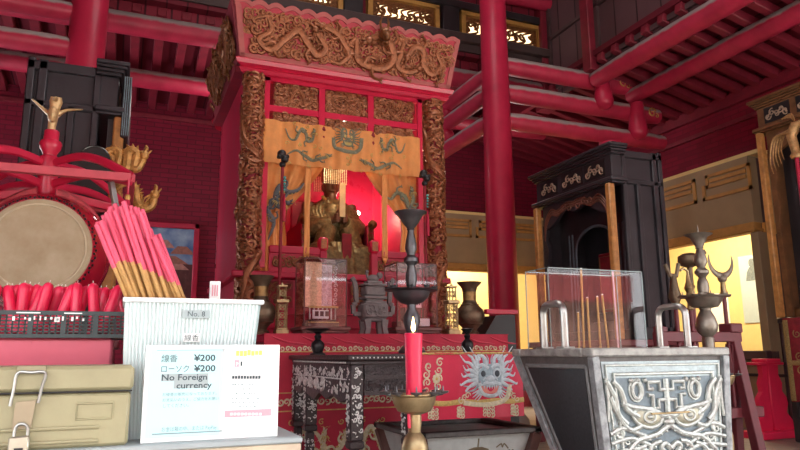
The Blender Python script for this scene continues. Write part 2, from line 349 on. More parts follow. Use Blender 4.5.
SILVERP = mat('pewter_plate', (.36, .43, .45), .42, .5, .2, 30, .3, 90)
SILVERR = mat('worn_raised_pewter', (.50, .53, .50), .38, .6, .25, 40, .3, 120)
SLATE = mat('speckled_black_panel', (.018, .02, .025), .35, var=.6, scale=90)
BOXWD = mat('weathered_box_wood', (.11, .10, .095), .5, var=.4, scale=16, bump=.25)
MAROON = mat('maroon_rack_wood', (.16, .028, .038), .45, var=.2, scale=8)
TAN = mat('tan_board', (.30, .215, .12), .6, var=.12, scale=3)
FRET = mat('ochre_fret', (.44, .22, .055), .5, var=.2, scale=8)
YWALL = mat('cream_wall', (.74, .56, .24), .8, var=.05)
DARKB = mat('smoked_dark_boards', (.085, .045, .048), .55, var=.35, scale=3)
MOP = mat('mother_of_pearl', (.76, .76, .74), .3, .15, .3, 80)
PALEPAN = mat('pale_grey_panel', (.52, .54, .52), .5, var=.15, scale=10)
BLACK = mat('black_iron', (.012, .012, .014), .4, var=.1)
CASEW = mat('case_brown_wood', (.12, .035, .03), .4, var=.2)
IVORY = mat('ivory_bead', (.80, .70, .42), .4, .1, .2, 80)
TURQ = mat('turquoise_cord', (.08, .42, .40), .6, var=.1)
ASH = mat('incense_ash', (.42, .40, .37), .9, var=.2, scale=40)
SKIN = mat('statue_face_bronze', (.17, .085, .045), .45, .2, .15)
ROBE = mat('statue_robe_gilt', (.16, .12, .055), .45, .45, .55, 25, .4, 60)
def glass(name, a=.12, col=(1, 1, 1), rough=.03):
    m = bpy.data.materials.new(name); m.use_nodes = True; nt = m.node_tree; N = nt.nodes; L = nt.links; N.remove(N['Principled BSDF'])
    t = N.new('ShaderNodeBsdfTransparent'); t.inputs[0].default_value = (*col, 1); g = N.new('ShaderNodeBsdfGlossy'); g.inputs['Roughness'].default_value = rough
    gm = N.new('ShaderNodeNewGeometry'); dt = N.new('ShaderNodeVectorMath'); dt.operation = 'DOT_PRODUCT'; L.new(gm.outputs['Normal'], dt.inputs[0]); L.new(gm.outputs['Incoming'], dt.inputs[1])
    ab = N.new('ShaderNodeMath'); ab.operation = 'ABSOLUTE'; L.new(dt.outputs['Value'], ab.inputs[0]); iv = N.new('ShaderNodeMath'); iv.operation = 'SUBTRACT'; iv.inputs[0].default_value = 1; L.new(ab.outputs[0], iv.inputs[1])
    pw = N.new('ShaderNodeMath'); pw.operation = 'POWER'; pw.inputs[1].default_value = 5; L.new(iv.outputs[0], pw.inputs[0])
    ad = N.new('ShaderNodeMath'); ad.operation = 'MULTIPLY_ADD'; ad.inputs[1].default_value = .95; ad.inputs[2].default_value = a; L.new(pw.outputs[0], ad.inputs[0])
    mx = N.new('ShaderNodeMixShader'); L.new(ad.outputs[0], mx.inputs[0]); L.new(t.outputs[0], mx.inputs[1]); L.new(g.outputs[0], mx.inputs[2])
    L.new(mx.outputs[0], N['Material Output'].inputs[0]); MATS[name] = m; return m
GLASS = glass('clear_pane', .035)
GLASSC = glass('case_pane', .06, (.95, .88, .90))
# ---------------------------------------------------------------- the setting
TRIM = [0]
def struct(name, mb, m, label=None, cat=None, parent=None, smooth=40):
    if name.startswith(('trim_', 'sill_')): TRIM[0] += 1; name = 'trim_%d' % TRIM[0]
    o = mb.build(name, m, parent, smooth); o['kind'] = 'structure'
    if label: tag(o, label, cat)
    return o
BRICK_B = mat_grid('red_brick_back', (.25, .012, .04), (.14, .010, .026), (0, 2), .26, .075, .6, .5, .01)
BRICK_S = mat_grid('red_brick_side', (.27, .011, .036), (.18, .010, .026), (1, 2), .26, .075, .6, .35, .008)
TILE = mat_grid('floor_tile', (.30, .24, .205), (.16, .13, .11), (0, 1), .6, .6, .45, .25, .012, 0.)
BOARDX = mat_grid('red_boards_x', (.24, .022, .042), (.05, .008, .014), (0, 2), .32, 20, .5, .6, .014, 0.)
BOARDY = mat_grid('smoked_boards_y', (.14, .07, .08), (.04, .018, .022), (1, 2), .42, 20, .55, .6, .014, 0., (.10, .052, .058))
PLANK = mat_grid('roof_boards', (.16, .016, .03), (.05, .007, .012), (0, 1), .25, 20, .55, .4, .012, 0.)
PAVE = mat_grid('courtyard_paving', (.42, .40, .36), (.26, .25, .23), (0, 1), .9, .6, .8, .3, .015)
struct('floor', MB().box(-3.6, 9.6, .3, 12.4, -.12, 0), TILE, 'brown tiled hall floor', 'floor')
struct('ground', MB().box(-30, 30, -30, .3, -.2, -.08), PAVE, 'stone paved courtyard before the hall', 'ground')
struct('wall_back', MB().box(-3.6, 3.55, 11, 11.2, 0, 5.2).box(3.55, 9.6, 11, 11.2, 3.47, 5.2), BRICK_B, 'dark red brick back wall', 'wall')
struct('trim_1', MB().box(-3.6, 3.55, 10.94, 11, 4.70, 4.76), REDD, 'thin red ledge along the top of the brick back wall', 'trim')
struct('wall_right', MB().box(7.9, 8.1, .3, 5.95, 0, 4.75).box(7.9, 8.1, 5.95, 11, 3.47, 4.75), BRICK_S, 'dark red brick wall on the right', 'wall')
struct('trim_2', MB().box(7.84, 7.9, .3, 11, 4.12, 4.18).box(7.82, 7.9, .3, 11, 4.40, 4.56), REDD, 'red ledge along the top of the right wall', 'trim')
struct('wall_left', MB().box(-3.8, -3.6, .3, 7.4, 0, 5.2).box(-3.8, -3.6, 10.4, 11.2, 0, 5.2).box(-3.8, -3.6, 7.4, 10.4, 2.9, 5.2), BRICK_S, 'red brick wall on the left', 'wall')  # unseen doorway opened here to bring daylight onto the back wall
# the office behind the partition: an L of cream rooms
struct('wall_office', MB().box(3.4, 9.6, 12.2, 12.4, 0, 3.47).box(9.4, 9.6, 5.8, 12.2, 0, 3.47).box(7.9, 9.6, 5.78, 5.95, 0, 3.47).box(3.4, 3.55, 10.4, 12.2, 0, 3.47), YWALL, 'cream walls of the lit office behind the partition', 'wall')
struct('ceiling_office', MB().box(3.4, 7.3, 10.5, 12.4, 3.42, 3.47).box(7.3, 9.6, 5.8, 12.4, 3.42, 3.47), YWALL, 'plain ceiling of the lit office', 'ceiling')
def fretwork(mb, fr, u0, v0, W, Hh, m):
    """one meander: a squared spiral band"""
    r = .045
    def ln(pts):
        for a, b in zip(pts, pts[1:]):
            x0, x1 = min(a[0], b[0])-r/2, max(a[0], b[0])+r/2; y0, y1 = min(a[1], b[1])-r/2, max(a[1], b[1])+r/2
            mb.fbox(fr, u0+x0, u0+x1, v0+y0, v0+y1, 0, .02, m)
    g = Hh/4.2
    ln([(0, 0), (W, 0), (W, Hh), (g, Hh), (g, Hh-2*g), (W-g, Hh-2*g)]); ln([(0, 0), (0, Hh*.55)]); ln([(g*1.9, Hh-g), (W-g, Hh-g)])
p = MB().box(7.3, 7.36, 5.95, 10.5, 2.55, 3.42)
struct_pr = struct('partition_right', p, TAN, 'tan upper partition board with ochre fret on the right', 'partition')
m = MB(); fr = leftF(7.3, 10.4, 2.98)
for k in range(5): fretwork(m, fr, .12+k*.90, .02, .74, .30, 0)
struct('fret_trim', m, FRET, parent=struct_pr)
struct('partition_back', MB().box(3.55, 7.3, 10.5, 10.56, 2.52, 3.42), TAN, 'tan upper partition board with ochre fret behind the red column', 'partition')
m = MB(); fr = frontF(3.6, 10.5, 2.98)
for k in range(5): fretwork(m, fr, .02+k*.74, .04, .60, .28, 0)
struct('fret_trim', m, FRET, parent=bpy.data.objects['partition_back'])
m = MB().box(7.26, 7.4, 5.93, 10.5, 2.42, 2.55, b=.01).box(7.24, 7.40, 5.91, 10.5, 2.44, 2.47)
struct('trim_3', m, FRET, 'ochre moulding over the lit opening on the right', 'trim')
struct('trim_4', MB().box(3.55, 7.3, 10.46, 10.6, 2.38, 2.52, b=.01).box(3.55, 7.3, 10.43, 10.6, 2.42, 2.45), FRET, 'ochre moulding over the lit opening at the back', 'trim')
# door jambs and boards at the near end of the partition
struct('trim_5', MB().box(7.28, 7.40, 5.9, 6.02, 0, 2.42, b=.01).box(7.42, 7.5, 5.93, 6.0, 0, 2.42), TAN, 'brown jamb at the near end of the lit opening', 'trim')
struct('trim_6', MB().box(7.36, 7.45, 5.95, 5.98, 2.55, 3.42).box(7.45, 7.55, 5.98, 6.01, 0, 3.42, 1).box(7.55, 7.72, 5.95, 5.98, 2.55, 3.42).box(7.72, 7.9, 5.98, 6.01, 0, 3.42, 1).box(7.55, 7.72, 5.95, 5.98, 0, 2.42, 1).box(7.44, 7.9, 5.92, 5.96, 2.42, 2.55, 2), [TAN, DARKB, FRET], 'striped boards closing the near end of the partition', 'trim')
struct('sill_right', MB().box(7.2, 7.42, 5.9, 10.5, .84, .95, b=.01).box(7.3, 7.36, 5.95, 10.5, 0, .84, 1), [DARKB, TAN], 'dark sill and lower boards of the lit opening on the right', 'sill')
struct('sill_back', MB().box(3.55, 7.3, 10.4, 10.62, .9, 1.0, b=.01).box(3.55, 7.3, 10.5, 10.56, 0, .9, 1), [DARKB, REDD], 'dark sill and lower boards of the lit opening at the back', 'sill')
# posters on the office wall
def poster(nm, a, b, lab, fig):
    p0, p1 = atX(*a, 9.39), atX(*b, 9.39); y0, y1 = max(p0.y, p1.y), min(p0.y, p1.y); z1, z0 = p0.z, p1.z
    o = MB().box(9.385, 9.398, y1, y0, z0, z1).build(nm, [mat('pale_blue_poster', (.42, .50, .52), .5, var=.05), ][0])
    tag(o, lab, 'poster')
    if fig:
        fr = leftF(9.385, y0, z0); W, Hh = y0-y1, z1-z0
        m = MB(); m.prism(fr, [(W*.3, Hh*.62), (W*.95, Hh*.62), (W*.93, Hh*.74), (W*.78, Hh*.82), (W*.5, Hh*.82), (W*.36, Hh*.74)], 0, .004)
        m.prism(fr, [(W*.64+W*.15*math.cos(k*.5236), Hh*.88+Hh*.07*math.sin(k*.5236)) for k in range(12)], 0, .005)
        m.build('portrait', mat('grey_print', (.16, .19, .20), .6, var=.3, scale=30), o)
    else:
        fr = leftF(9.385, y0, z0); W, Hh = y0-y1, z1-z0; m = MB()
        for k in range(6): m.fbox(fr, W*.15, W*(.55+.3*((k*7) % 3)/2), Hh*(.85-k*.12), Hh*(.85-k*.12)+.02, 0, .003)
        m.build('printed_lines', INKL, o)
poster('wall_poster', (738, 257), (766, 322), 'pale blue poster with a grey portrait on the cream office wall', True)
o = MB().box(9.385, 9.398, atX(728, 300, 9.39).y, atX(703, 300, 9.39).y, atX(703, 338, 9.39).z, atX(703, 295, 9.39).z).build('notice_sheet', PWHITE); tag(o, 'plain white sheet on the office wall behind the weapon rack', 'sheet')
# columns
def column(nm, x, y, r, z1, lab):
    o = MB().lathe((x, y, 0), [(r*1.0, .22), (r*1.03, .3), (r*1.03, z1*.4), (r*.94, z1)], 36).build(nm, RED); tag(o, lab, 'column', kind='structure')
    b = MB().lathe((x, y, 0), [(r*1.35, 0), (r*1.45, .06), (r*1.4, .15), (r*1.1, .22)], 36).build('column_base', mat('grey_stone', (.22, .20, .19), .8, bump=.2), o); b['kind'] = 'structure'
column('column', 4.44, 7.35, .185, 6.9, 'tall red column right of the canopied shrine')
column('column', -.55, 7.35, .185, 6.9, 'red column rising behind the cabinet on the left')
column('column', 6.30, 7.35, .16, 3.9, 'red column hidden behind the dark cabinet on the right')
def log(nm, p, q, r, lab, m=BEAM, flat=1.0):
    p, q = V(p), V(q); d = (q-p); n = 10
    mb = MB(); mb.tube([p+d*(i/n) for i in range(n+1)], [r*(.86 if i in (0, n) else 1) for i in range(n+1)], 24, 0, (0, 0, 1), flat)
    o = mb.build(nm, m, origin=p, smooth=50); return tag(o, lab, 'beam', kind='structure')
def cap_swirl(o, fr, r):
    m = MB(); swirl(m, fr, 0, 0, r, .4, 1.4, .2); swirl(m, fr, r*1.1, -r*.5, r*.5, 2., 1.1, .25, 0, 0, -1); m.build('gold_swirl', GOLD, o)['kind'] = 'structure'
Bx = []
for z, x1, r, w in ((4.80, 6.72, .125, 'uppermost'), (4.41, 7.22, .125, 'middle'), (4.01, 7.28, .12, 'lowest')):
    o = log('beam', (4.5, 7.35, z), (x1, 7.35, z), r, w+' of three red tie beams running right from the tall column')
    if w != 'lowest': cap_swirl(o, frontF(x1-.20, 7.35-r*.985, z), .075)
for (px_, ya_, yb_) in ((603, 76, 108), (637, 103, 138)):
    tp_, bt_ = atY(px_, ya_, 7.2), atY(px_, yb_, 7.2); x, z0, z1 = tp_.x, bt_.z, tp_.z
    o = MB().lathe((x, 7.22, 0), [(0, z0-.02), (.08, z0), (.13, z0+.06), (.14, z0+.12), (.11, (z0+z1)/2+.05), (.10, z1)], 20).build('beam_strut', RED); tag(o, 'red hanging strut with rounded foot before the '+('upper' if ya_ < 90 else 'lower')+' tie beams on the right', 'beam', kind='structure')
for z, r, w in ((4.74, .10, 'uppermost'), (4.44, .11, 'middle'), (4.04, .115, 'lowest')):
    log('beam', (4.44, 7.45, z), (4.44, 11, z), r, w+' of three red tie beams running back from the tall column')
    log('beam', (-.62, 7.35, z+.1), (-3.6, 7.35, z+.1), r*.95, w+' of three red tie beams left of the left column')
for z in (4.25, 4.6):
    o = MB().ball((4.44, 8.85, z), .12).build('beam_strut', RED); tag(o, 'red ball strut between tie beams behind the shrine, '+('lower' if z < 4.4 else 'upper'), 'beam', kind='structure')
# purlins and the aisle roofs
log('beam', (6.0, .3, 4.76), (6.0, 7.2, 4.76), .13, 'upper red purlin along the right aisle roof')
log('beam', (6.75, .3, 4.66), (6.75, 7.35, 4.66), .125, 'lower red purlin along the right aisle roof')
log('beam', (-3.6, 8.4, 5.02), (6.1, 8.4, 5.02), .14, 'upper red purlin along the back aisle roof')
log('beam', (-3.6, 9.6, 4.80), (6.75, 9.6, 4.80), .13, 'lower red purlin along the back aisle roof')
def sheet(nm, pts, t, m, lab):
    P = [V(p) for p in pts]; o = MB().hexa(P+[p+V((0, 0, t)) for p in P]).build(nm, m, smooth=0); return tag(o, lab, 'ceiling', kind='structure')
ra = sheet('ceiling_right', [(5.9, .3, 5.06), (8.1, .3, 4.58), (8.1, 11.2, 4.58), (5.9, 11.2, 5.06)], .08, PLANK, 'dark red boards of the right aisle roof')
rb = sheet('ceiling_back', [(-3.6, 8.3, 5.34), (5.9, 8.3, 5.34), (5.9, 11.2, 4.96), (-3.6, 11.2, 4.96)], .08, PLANK, 'dark red boards of the back aisle roof')
sheet('ceiling_left', [(-3.8, .3, 5.1), (-2.0, .3, 5.1), (-2.0, 8.4, 5.1), (-3.8, 8.4, 5.1)], .08, PLANK, 'dark red boards of the left aisle roof')
rf0 = None
for k in range(36):
    y = .6+k*.29
    if rf0 is None: rf0 = MB().bar((5.9, y, 5.0), (8.0, y, 4.54), .11, .12).build('rafter', REDD, ra); rf0['kind'] = 'structure'; y0_ = y
    else: c = rf0.copy(); C.objects.link(c); c.parent = ra; c.location = (0, y-y0_, 0)
rf0 = None
for k in range(31):
    x = -3.4+k*.3
    if rf0 is None: rf0 = MB().bar((x, 8.4, 5.26), (x, 11.1, 4.91), .12, .12).build('rafter', REDD, rb); rf0['kind'] = 'structure'; x0_ = x
    else: c = rf0.copy(); C.objects.link(c); c.parent = rb; c.location = (x-x0_, 0, 0)
# clerestory walls and the high roof
struct('wall_clerestory_back', MB().box(-2.1, 6.05, 8.42, 8.5, 5.12, 7.05), BOARDX, 'dark red board wall above the back aisle', 'wall')
struct('wall_clerestory_right', MB().box(6.0, 6.08, .3, 8.42, 4.86, 7.05), BOARDY, 'smoke-dark board wall above the right aisle', 'wall')
struct('wall_clerestory_left', MB().box(-2.18, -2.1, .3, 8.42, 5.0, 7.05), BOARDY, 'smoke-dark board wall above the left aisle', 'wall')
for x, y, w in ((5.94, 7.2, 'middle'), (5.94, 8.33, 'corner'), (5.94, 4.6, 'near')):
    struct('trim_7', MB().box(x-.09, x+.07, y-.1, y+.08, 4.86, 7.0, b=.01), REDD, 'dark red '+w+' post of the right clerestory wall', 'trim')
for y0, y1, w in ((7.28, 8.24, 'far'), (4.68, 7.1, 'near')):
    m = MB(); fr = leftF(6.0, y1, 4.95); W = y1-y0
    for a in ((0, W, 0, .07), (0, W, 1.75, 1.85), (0, .07, 0, 1.85), (W-.07, W, 0, 1.85), (0, W, .86, .91)): m.fbox(fr, a[0], a[1], a[2], a[3], 0, .045)
    struct('trim_8', m, DARKB, 'panel frame on the '+w+' bay of the right clerestory wall', 'trim')
hc = struct('ceiling', MB().box(-2.2, 6.1, .3, 8.5, 7.0, 7.1), PLANK, 'dark red boards of the high roof', 'ceiling')
rf0 = None
for k in range(28):
    x = -2.0+k*.29
    if rf0 is None: rf0 = MB().box(x-.06, x+.06, .3, 8.4, 6.86, 7.0).build('rafter', REDD, hc); rf0['kind'] = 'structure'; x0_ = x
    else: c = rf0.copy(); C.objects.link(c); c.parent = hc; c.location = (x-x0_, 0, 0)
log('beam', (-2.1, 8.22, 6.45), (6.0, 8.22, 6.45), .13, 'red purlin over the lit clerestory windows')
struct('wall_front', MB().box(-3.8, 8.1, .25, .33, 4.5, 7.1), REDD, 'red header wall over the open front', 'wall')
struct('trim_9', MB().box(-2.1, 5.98, 8.18, 8.42, 5.52, 5.66, b=.015).box(-2.1, 5.98, 8.26, 8.42, 5.40, 5.52), SILL, 'dusty dark sill under the clerestory windows', 'trim')
struct('trim_10', MB().box(-2.1, 5.98, 8.26, 8.42, 6.1, 6.22, b=.01), BLACKW, 'dark head rail over the clerestory windows', 'trim')
GLOW = mat('daylit_paper', (.9, .8, .6), .8, var=0, emit=(1., .74, .40), estr=1.1)
for n, (xa, ya, xb, yb, lab) in enumerate(((282, -14, 342, 0, 'left'), (367, -2, 438, 24, 'middle'), (460, 17, 540, 50, 'right'))):
    a, b = atY(xa, (ya+yb)/2-8, 8.36), atY(xb, (ya+yb)/2+8, 8.36); x0, x1 = a.x, b.x; z0, z1 = 5.68, 6.06
    m = MB(); m.box(x0, x1, 8.30, 8.42, z0-.03, z0+.03).box(x0, x1, 8.30, 8.42, z1-.03, z1+.03).box(x0, x0+.07, 8.30, 8.42, z0, z1).box(x1-.07, x1, 8.30, 8.42, z0, z1)
    w = struct('window_%d' % (n+1), m, FRET, lab+' lit clerestory window with gilded branch lattice', 'window')
    struct('pane', MB().box(x0+.12, x1-.12, 8.395, 8.41, z0+.07, z1-.07), GLOW, parent=w)
    m = MB(); fr = frontF(x0, 8.37, z0); W, Hh = x1-x0, z1-z0
    R = random.Random(n)
    m.fbox(fr, .05, W-.05, 0, .09, -.02, .01).fbox(fr, .05, W-.05, Hh-.09, Hh, -.02, .01)
    for sx in (0, 1):
        q = [(.05, 0), (.13, 0), (.13, Hh*.28), (.17, Hh*.38), (.13, Hh*.5), (.17, Hh*.62), (.13, Hh*.72), (.13, Hh), (.05, Hh)]
        m.prism(fr, [(W-u, v) for u, v in q] if sx else q, -.02, .012)
    for k in range(9):
        u = .15+(W-.3)*k/8; m.line(fr, spl([(u-.12, .08), (u+.02, Hh*.35), (u-.03, Hh*.6), (u+.14, Hh-.08)], 4), .017, 0, 0, 1.)
        swirl(m, fr, u+R.uniform(-.03, .05), Hh*R.uniform(.35, .65), .06, R.uniform(0, 6), 1.2, .4)
    struct('lattice', m, GOLDD, parent=w)
for px, w in ((352, 'left'), (449, 'right')):
    x = atY(px, 20, 8.36).x; struct('trim_11', MB().box(x-.14, x+.14, 8.28, 8.42, 5.66, 6.12, b=.01), BLACKW, 'black post between clerestory windows, '+w, 'trim')
# the courtyard's far side, which the glass mirrors
struct('wall_courtyard', MB().box(-16, 16, -13.4, -13, -.1, 2.6, 0).box(-16, 16, -13.1, -12.9, 2.6, 3.5, 1).prism(frontF(0, -12.2, 0), [(-17, 3.5), (17, 3.5), (15.5, 5.6), (-15.5, 5.6)], -1.6, 0, 2).box(-5, -2, -13.0, -12.9, 0, 2.5, 3).box(2, 5, -13.0, -12.9, 0, 2.5, 3), [mat('courtyard_plaster', (.34, .17, .13), .8), mat('courtyard_red_lintel', (.45, .08, .08), .6), mat('roof_tiles_grey', (.14, .14, .13), .7), DARKB], 'pale red gate building across the courtyard', 'wall')
struct('added_shade_roof', MB().prism(rightF(-4, 0, 0), [(.25, 4.6), (-2.3, 3.7), (-2.3, 3.82), (.25, 4.75)], -0.1, 12.3), REDD, 'red boarded porch roof before the hall', 'ceiling')  # out-of-view roof added to cut sky light on the foreground
struct('wall_gable', MB().box(5.86, 5.95, 8.3, 11.2, 4.85, 5.5).box(5.86, 6.1, 8.3, 8.5, 4.7, 5.3), REDD, 'red closing board between the two aisle roofs', 'wall')
# ---------------------------------------------------------------- the canopied shrine
SX0, SX1, SY0, SY1 = .92, 2.90, 6.0, 7.7
shrine = thing('canopied_shrine', 'tall red and gilt canopied shrine carved with dragons, holding the seated statue', 'shrine', (1.9, 6.8, 0))
# plinth
m = MB().box(SX0-.06, SX1+.06, SY0-.1, SY1, 0, 1.02, b=.01).box(SX0-.1, SX1+.1, SY0-.14, SY1, 1.02, 1.10, b=.015).box(SX0-.02, SX1+.02, SY0-.04, SY1, 1.10, 1.62, b=.01).box(SX0-.08, SX1+.08, SY0-.1, SY1, 1.62, 1.68, b=.015).box(SX0-.08, SX1+.08, SY0-.08, SY1, 1.18, 1.22).box(SX0-.08, SX1+.08, SY0-.08, SY1, 1.3, 1.33)
m.build('plinth', RED, shrine)
for k in range(4):
    x0 = SX0+.04+k*.485; fr = frontF(x0, SY0-.045, 1.36); m = MB().fbox(fr, 0, .44, 0, .24, -.01, .006, 1)
    fill(m, fr, .01, .43, .01, .23, 26, .035, 40+k, 0, .008); m.build('carved_panel', [GOLDD, REDDK], shrine)
# front posts with coiled dragons
for i, x in enumerate((SX0+.075, SX1-.045)):
    p = MB().lathe((x, SY0, 0), [(.08, 1.1), (.08, 3.55)], 20).build('post', REDDK, shrine)
    m = MB(); cf = CylF((x, SY0, 1.12), .08)
    fill(m, cf, -.27, .27, 0, 2.42, 330, .045, 3+i, 0, .008, .42, 5)
    for k in range(2):
        z0 = .1+k*1.12
        dragon(m, cf, [(-.22+.55*t/1.0*(1 if True else 0)+.05*math.sin(t*9), z0+.98*t) for t in [j/9 for j in range(10)]] if k == 0 else [(.25-.5*j/9+.05*math.sin(j), z0+1.0*j/9) for j in range(10)], .031, 0, .022, .8, 5)
    m.build('dragon_relief', GOLDW, p)
for x in (SX0+.06, SX1-.06): MB().box(x-.05, x+.05, SY1-.1, SY1, 1.1, 3.55).build('rear_post', RED, shrine)
MB().box(SX0, SX1, SY1-.03, SY1+.02, 1.1, 3.6).build('back_panel', mat('glossy_red_panel', (.45, .012, .05), .28, var=.08, coat=.3), shrine)
for i, x in enumerate((SX0+.02, SX1-.02)): MB().box(x-.015, x+.015, SY0+.1, SY1, 1.1, 3.6).build('side_panel', RED, shrine)
MB().box(SX0-.1, SX1+.1, SY0+.05, SY1, 3.58, 3.64).build('canopy_ceiling', REDD, shrine)
# grid of carved panels below the cornice
GX0, GX1 = atY(263, 130, 6).x, atY(421, 130, 6).x
fr = frontF(GX0, 6.0, 0); W = GX1-GX0
zs = (3.42, 3.36, 3.03, 2.99)
m = MB().fbox(fr, 0, W, 3.50, 3.56, -.03, .03).fbox(fr, 0, W, 3.205, 3.265, -.02, .02)
cols = [.055, .055+(W-.11)/3, .055+2*(W-.11)/3, W-.055]
for c in (0, W-.05): m.fbox(fr, c, c+.05, 1.72, 3.56, -.03, .03)
for c in cols[1:3]: m.fbox(fr, c-.03, c+.03, 3.09, 3.56, -.025, .025)
m.build('lattice_frame', REDB, shrine)
for c in cols[1:3]:
    q = fr.p(c, 0, 0); MB().lathe((q.x, q.y-.005, 2.945), [(.0, 0), (.035, .02), (.045, .06), (.03, .1), (.05, .13), (.04, .17)], 14).build('pendant', REDDK, shrine)
for k in range(3):
    a, b = cols[k]+.035, cols[k+1]-.035
    m = MB().fbox(fr, a, b, 3.26, 3.505, -.02, -.006, 1); fill(m, fr, a, b, 3.26, 3.505, 58, .032, 90+k, 0, -.002, .42)
    dragon(m, fr, dpts((a+b)/2, 3.385, (b-a)*.85, .21, (0, 1, 3)[k]), .016, 0, .012, .8, 6); m.build('carved_panel', [GOLDW, REDDK], shrine)
    m = MB().fbox(fr, a, b, 3.11, 3.2, -.02, -.006, 1); fill(m, fr, a, b, 3.095, 3.21, 30, .034, 60+k, 0, .0, .45); m.build('carved_panel', [GOLDW, REDDK], shrine)
# cornice and leaning fascias
m = MB()
def ringpts(o): return [(SX0-.06-o, SY0-.06-o), (SX1+.09+o, SY0-.06-o), (SX1+.09+o, SY1+.02), (SX0-.06-o, SY1+.02)]
prof = [(-.05, 3.53), (.0, 3.545), (.02, 3.575), (.005, 3.595), (.045, 3.615), (.06, 3.65), (.035, 3.675), (.0, 3.69), (-.05, 3.69)]
vs = []; fs = []
for o_, z in prof: vs += [(x, y, z) for x, y in ringpts(o_)]
for k in range(len(prof)-1):
    for i in range(3): fs.append((k*4+i, k*4+i+1, k*4+4+i+1, k*4+4+i))
m.add(vs, fs); m.build('cornice', REDB, shrine, 25)
A0, A1 = V((SX0-.08, SY0-.09, 3.67)), V((SX1+.11, SY0-.09, 3.67)); LN = .26
B0, B1 = V((SX0-.165, SY0-.09-LN*.55, 4.17)), V((SX1+.17, SY0-.09-LN*.55, 4.17))
up = (B0-A0); up.x = 0; Hh = up.length; fr = Fr(A0, (1, 0, 0), up); Wb = A1.x-A0.x; o0 = B0.x-A0.x; o1 = B1.x-A0.x
n = 15; top = []
for k in range(n):
    a = o0+(o1-o0)*k/n; b = o0+(o1-o0)*(k+1)/n
    for t in (0, .17, .33, .5, .67, .83): top.append((a+(b-a)*t, Hh+.035*math.sin(PI*t)-.01))
top.append((o1, Hh))
fb = MB().prism(fr, [(0, 0), (Wb, 0)]+top[::-1], -.03, 0).build('fascia', mat('crimson_ground_board', (.46, .03, .055), .5, var=.15), shrine)
m = MB(); e = .05
def strip(a, b, w): 
    d = V((b[0]-a[0], b[1]-a[1])); L = d.length; d /= L; nn = V((-d.y, d.x))*w
    m.prism(fr, [a, b, (b[0]+nn.x, b[1]+nn.y), (a[0]+nn.x, a[1]+nn.y)], 0, .012, 1)
strip((0, 0), (Wb, 0), .04); m.prism(fr, [(u, max(0, v-.045)) for u, v in top]+top[::-1], 0, .010, 1)
m.prism(fr, [(0, 0), (.05, 0), (o0+.06, Hh-.05), (o0, Hh)], 0, .012, 1); m.prism(fr, [(Wb-.05, 0), (Wb, 0), (o1, Hh), (o1-.06, Hh-.05)], 0, .012, 1)
fill(m, fr, .07, Wb-.07, .05, Hh-.06, 330, .04, 5, 0, .004, .34, 6); fill(m, fr, .0, .09, .22, Hh-.07, 8, .035, 15, 0, .004, .34); fill(m, fr, Wb-.09, Wb+.02, .22, Hh-.07, 8, .035, 16, 0, .004, .34)
q = Wb/4
dragon(m, fr, [(.10, .36), (.22, .40), (.26, .28), (.16, .18), (.28, .10), (.40, .22), (.52, .32), (.62, .22), (.72, .12), (.80, .20), (.70, .34)], .036, 0, .02, .8, mane=False)
dragon(m, fr, [(.84, .10), (.95, .08), (1.04, .18), (.96, .30), (.88, .37), (.76, .40)], .032, 0, .02, .8, mane=False)
dragon(m, fr, [(1.02, .26), (1.10, .34), (1.12, .16), (1.22, .10), (1.40, .10), (1.50, .20), (1.46, .34), (1.34, .40), (1.25, .36)], .042, 0, .025, .8, mane=False)
dragon(m, fr, [(2.06, .40), (1.98, .34), (2.04, .22), (1.94, .12), (1.84, .20), (1.82, .34), (1.72, .36), (1.66, .26)], .036, 0, .02, .8, mane=False)
dragon(m, fr, [(1.50, .40), (1.60, .42), (1.58, .28), (1.56, .14), (1.68, .10), (1.78, .14)], .03, 0, .02, .8, mane=False)
m.build('dragon_relief', [GOLDW, mat('faded_pink_red_edge', (.40, .085, .08), .5, 0, .15)], fb)
# dragon head breaking out of the middle of the fascia
m = MB(); c = fr.p(1.36, .42, .1); 
for sg in (-1, 1): m.tube([c+V((sg*.03, 0, .02)), c+V((sg*.045, .0, .12)), c+V((sg*.02, -.02, .2))], [.016, .013, .004], 6); m.ball(c+V((sg*.035, -.06, .0)), .016)
m.ell(c, (.055, 0, 0), (0, .08, 0), (0, 0, .065)); m.ell(c+V((0, -.06, -.06)), (.035, 0, 0), (0, .05, 0), (0, 0, .045)); m.ell(c+V((0, -.04, -.12)), (.03, 0, 0), (0, .04, 0), (0, 0, .02))
m.build('dragon_head', GOLDD, fb)
for sd in (0, 1):
    if sd == 0: a, b = V((SX0-.08, SY1, 3.67)), V((SX0-.30, SY1, 4.17)); U = V((0, -1, 0)); upv = V((-.12, 0, .5))
    else: a, b = V((SX1+.11, SY0-.09, 3.67)), None; U = V((0, 1, 0)); upv = V((.08, 0, .5))
    fr2 = Fr(a, U, upv); L = SY1-SY0+.09; Hs = upv.length
    poly = [(0, 0), (L, 0), (L+.12, Hs), (0, Hs)] if sd == 0 else [(0, 0), (L, 0), (L, Hs), (-.12, Hs)]
    fs_ = MB().prism(fr2, poly, -.03, 0).build('fascia', REDD, shrine)
    m = MB(); fill(m, fr2, .03, L-.03, .04, Hs-.05, 110, .05, 8+sd, 0, .006, .27, 5)
    dragon(m, fr2, dpts(L*.3, Hs*.5, L*.45, Hs*.7, 0), .05, 0, .02); dragon(m, fr2, dpts(L*.75, Hs*.5, L*.4, Hs*.7, 3), .05, 0, .02); m.build('dragon_relief', GOLDD, fs_)
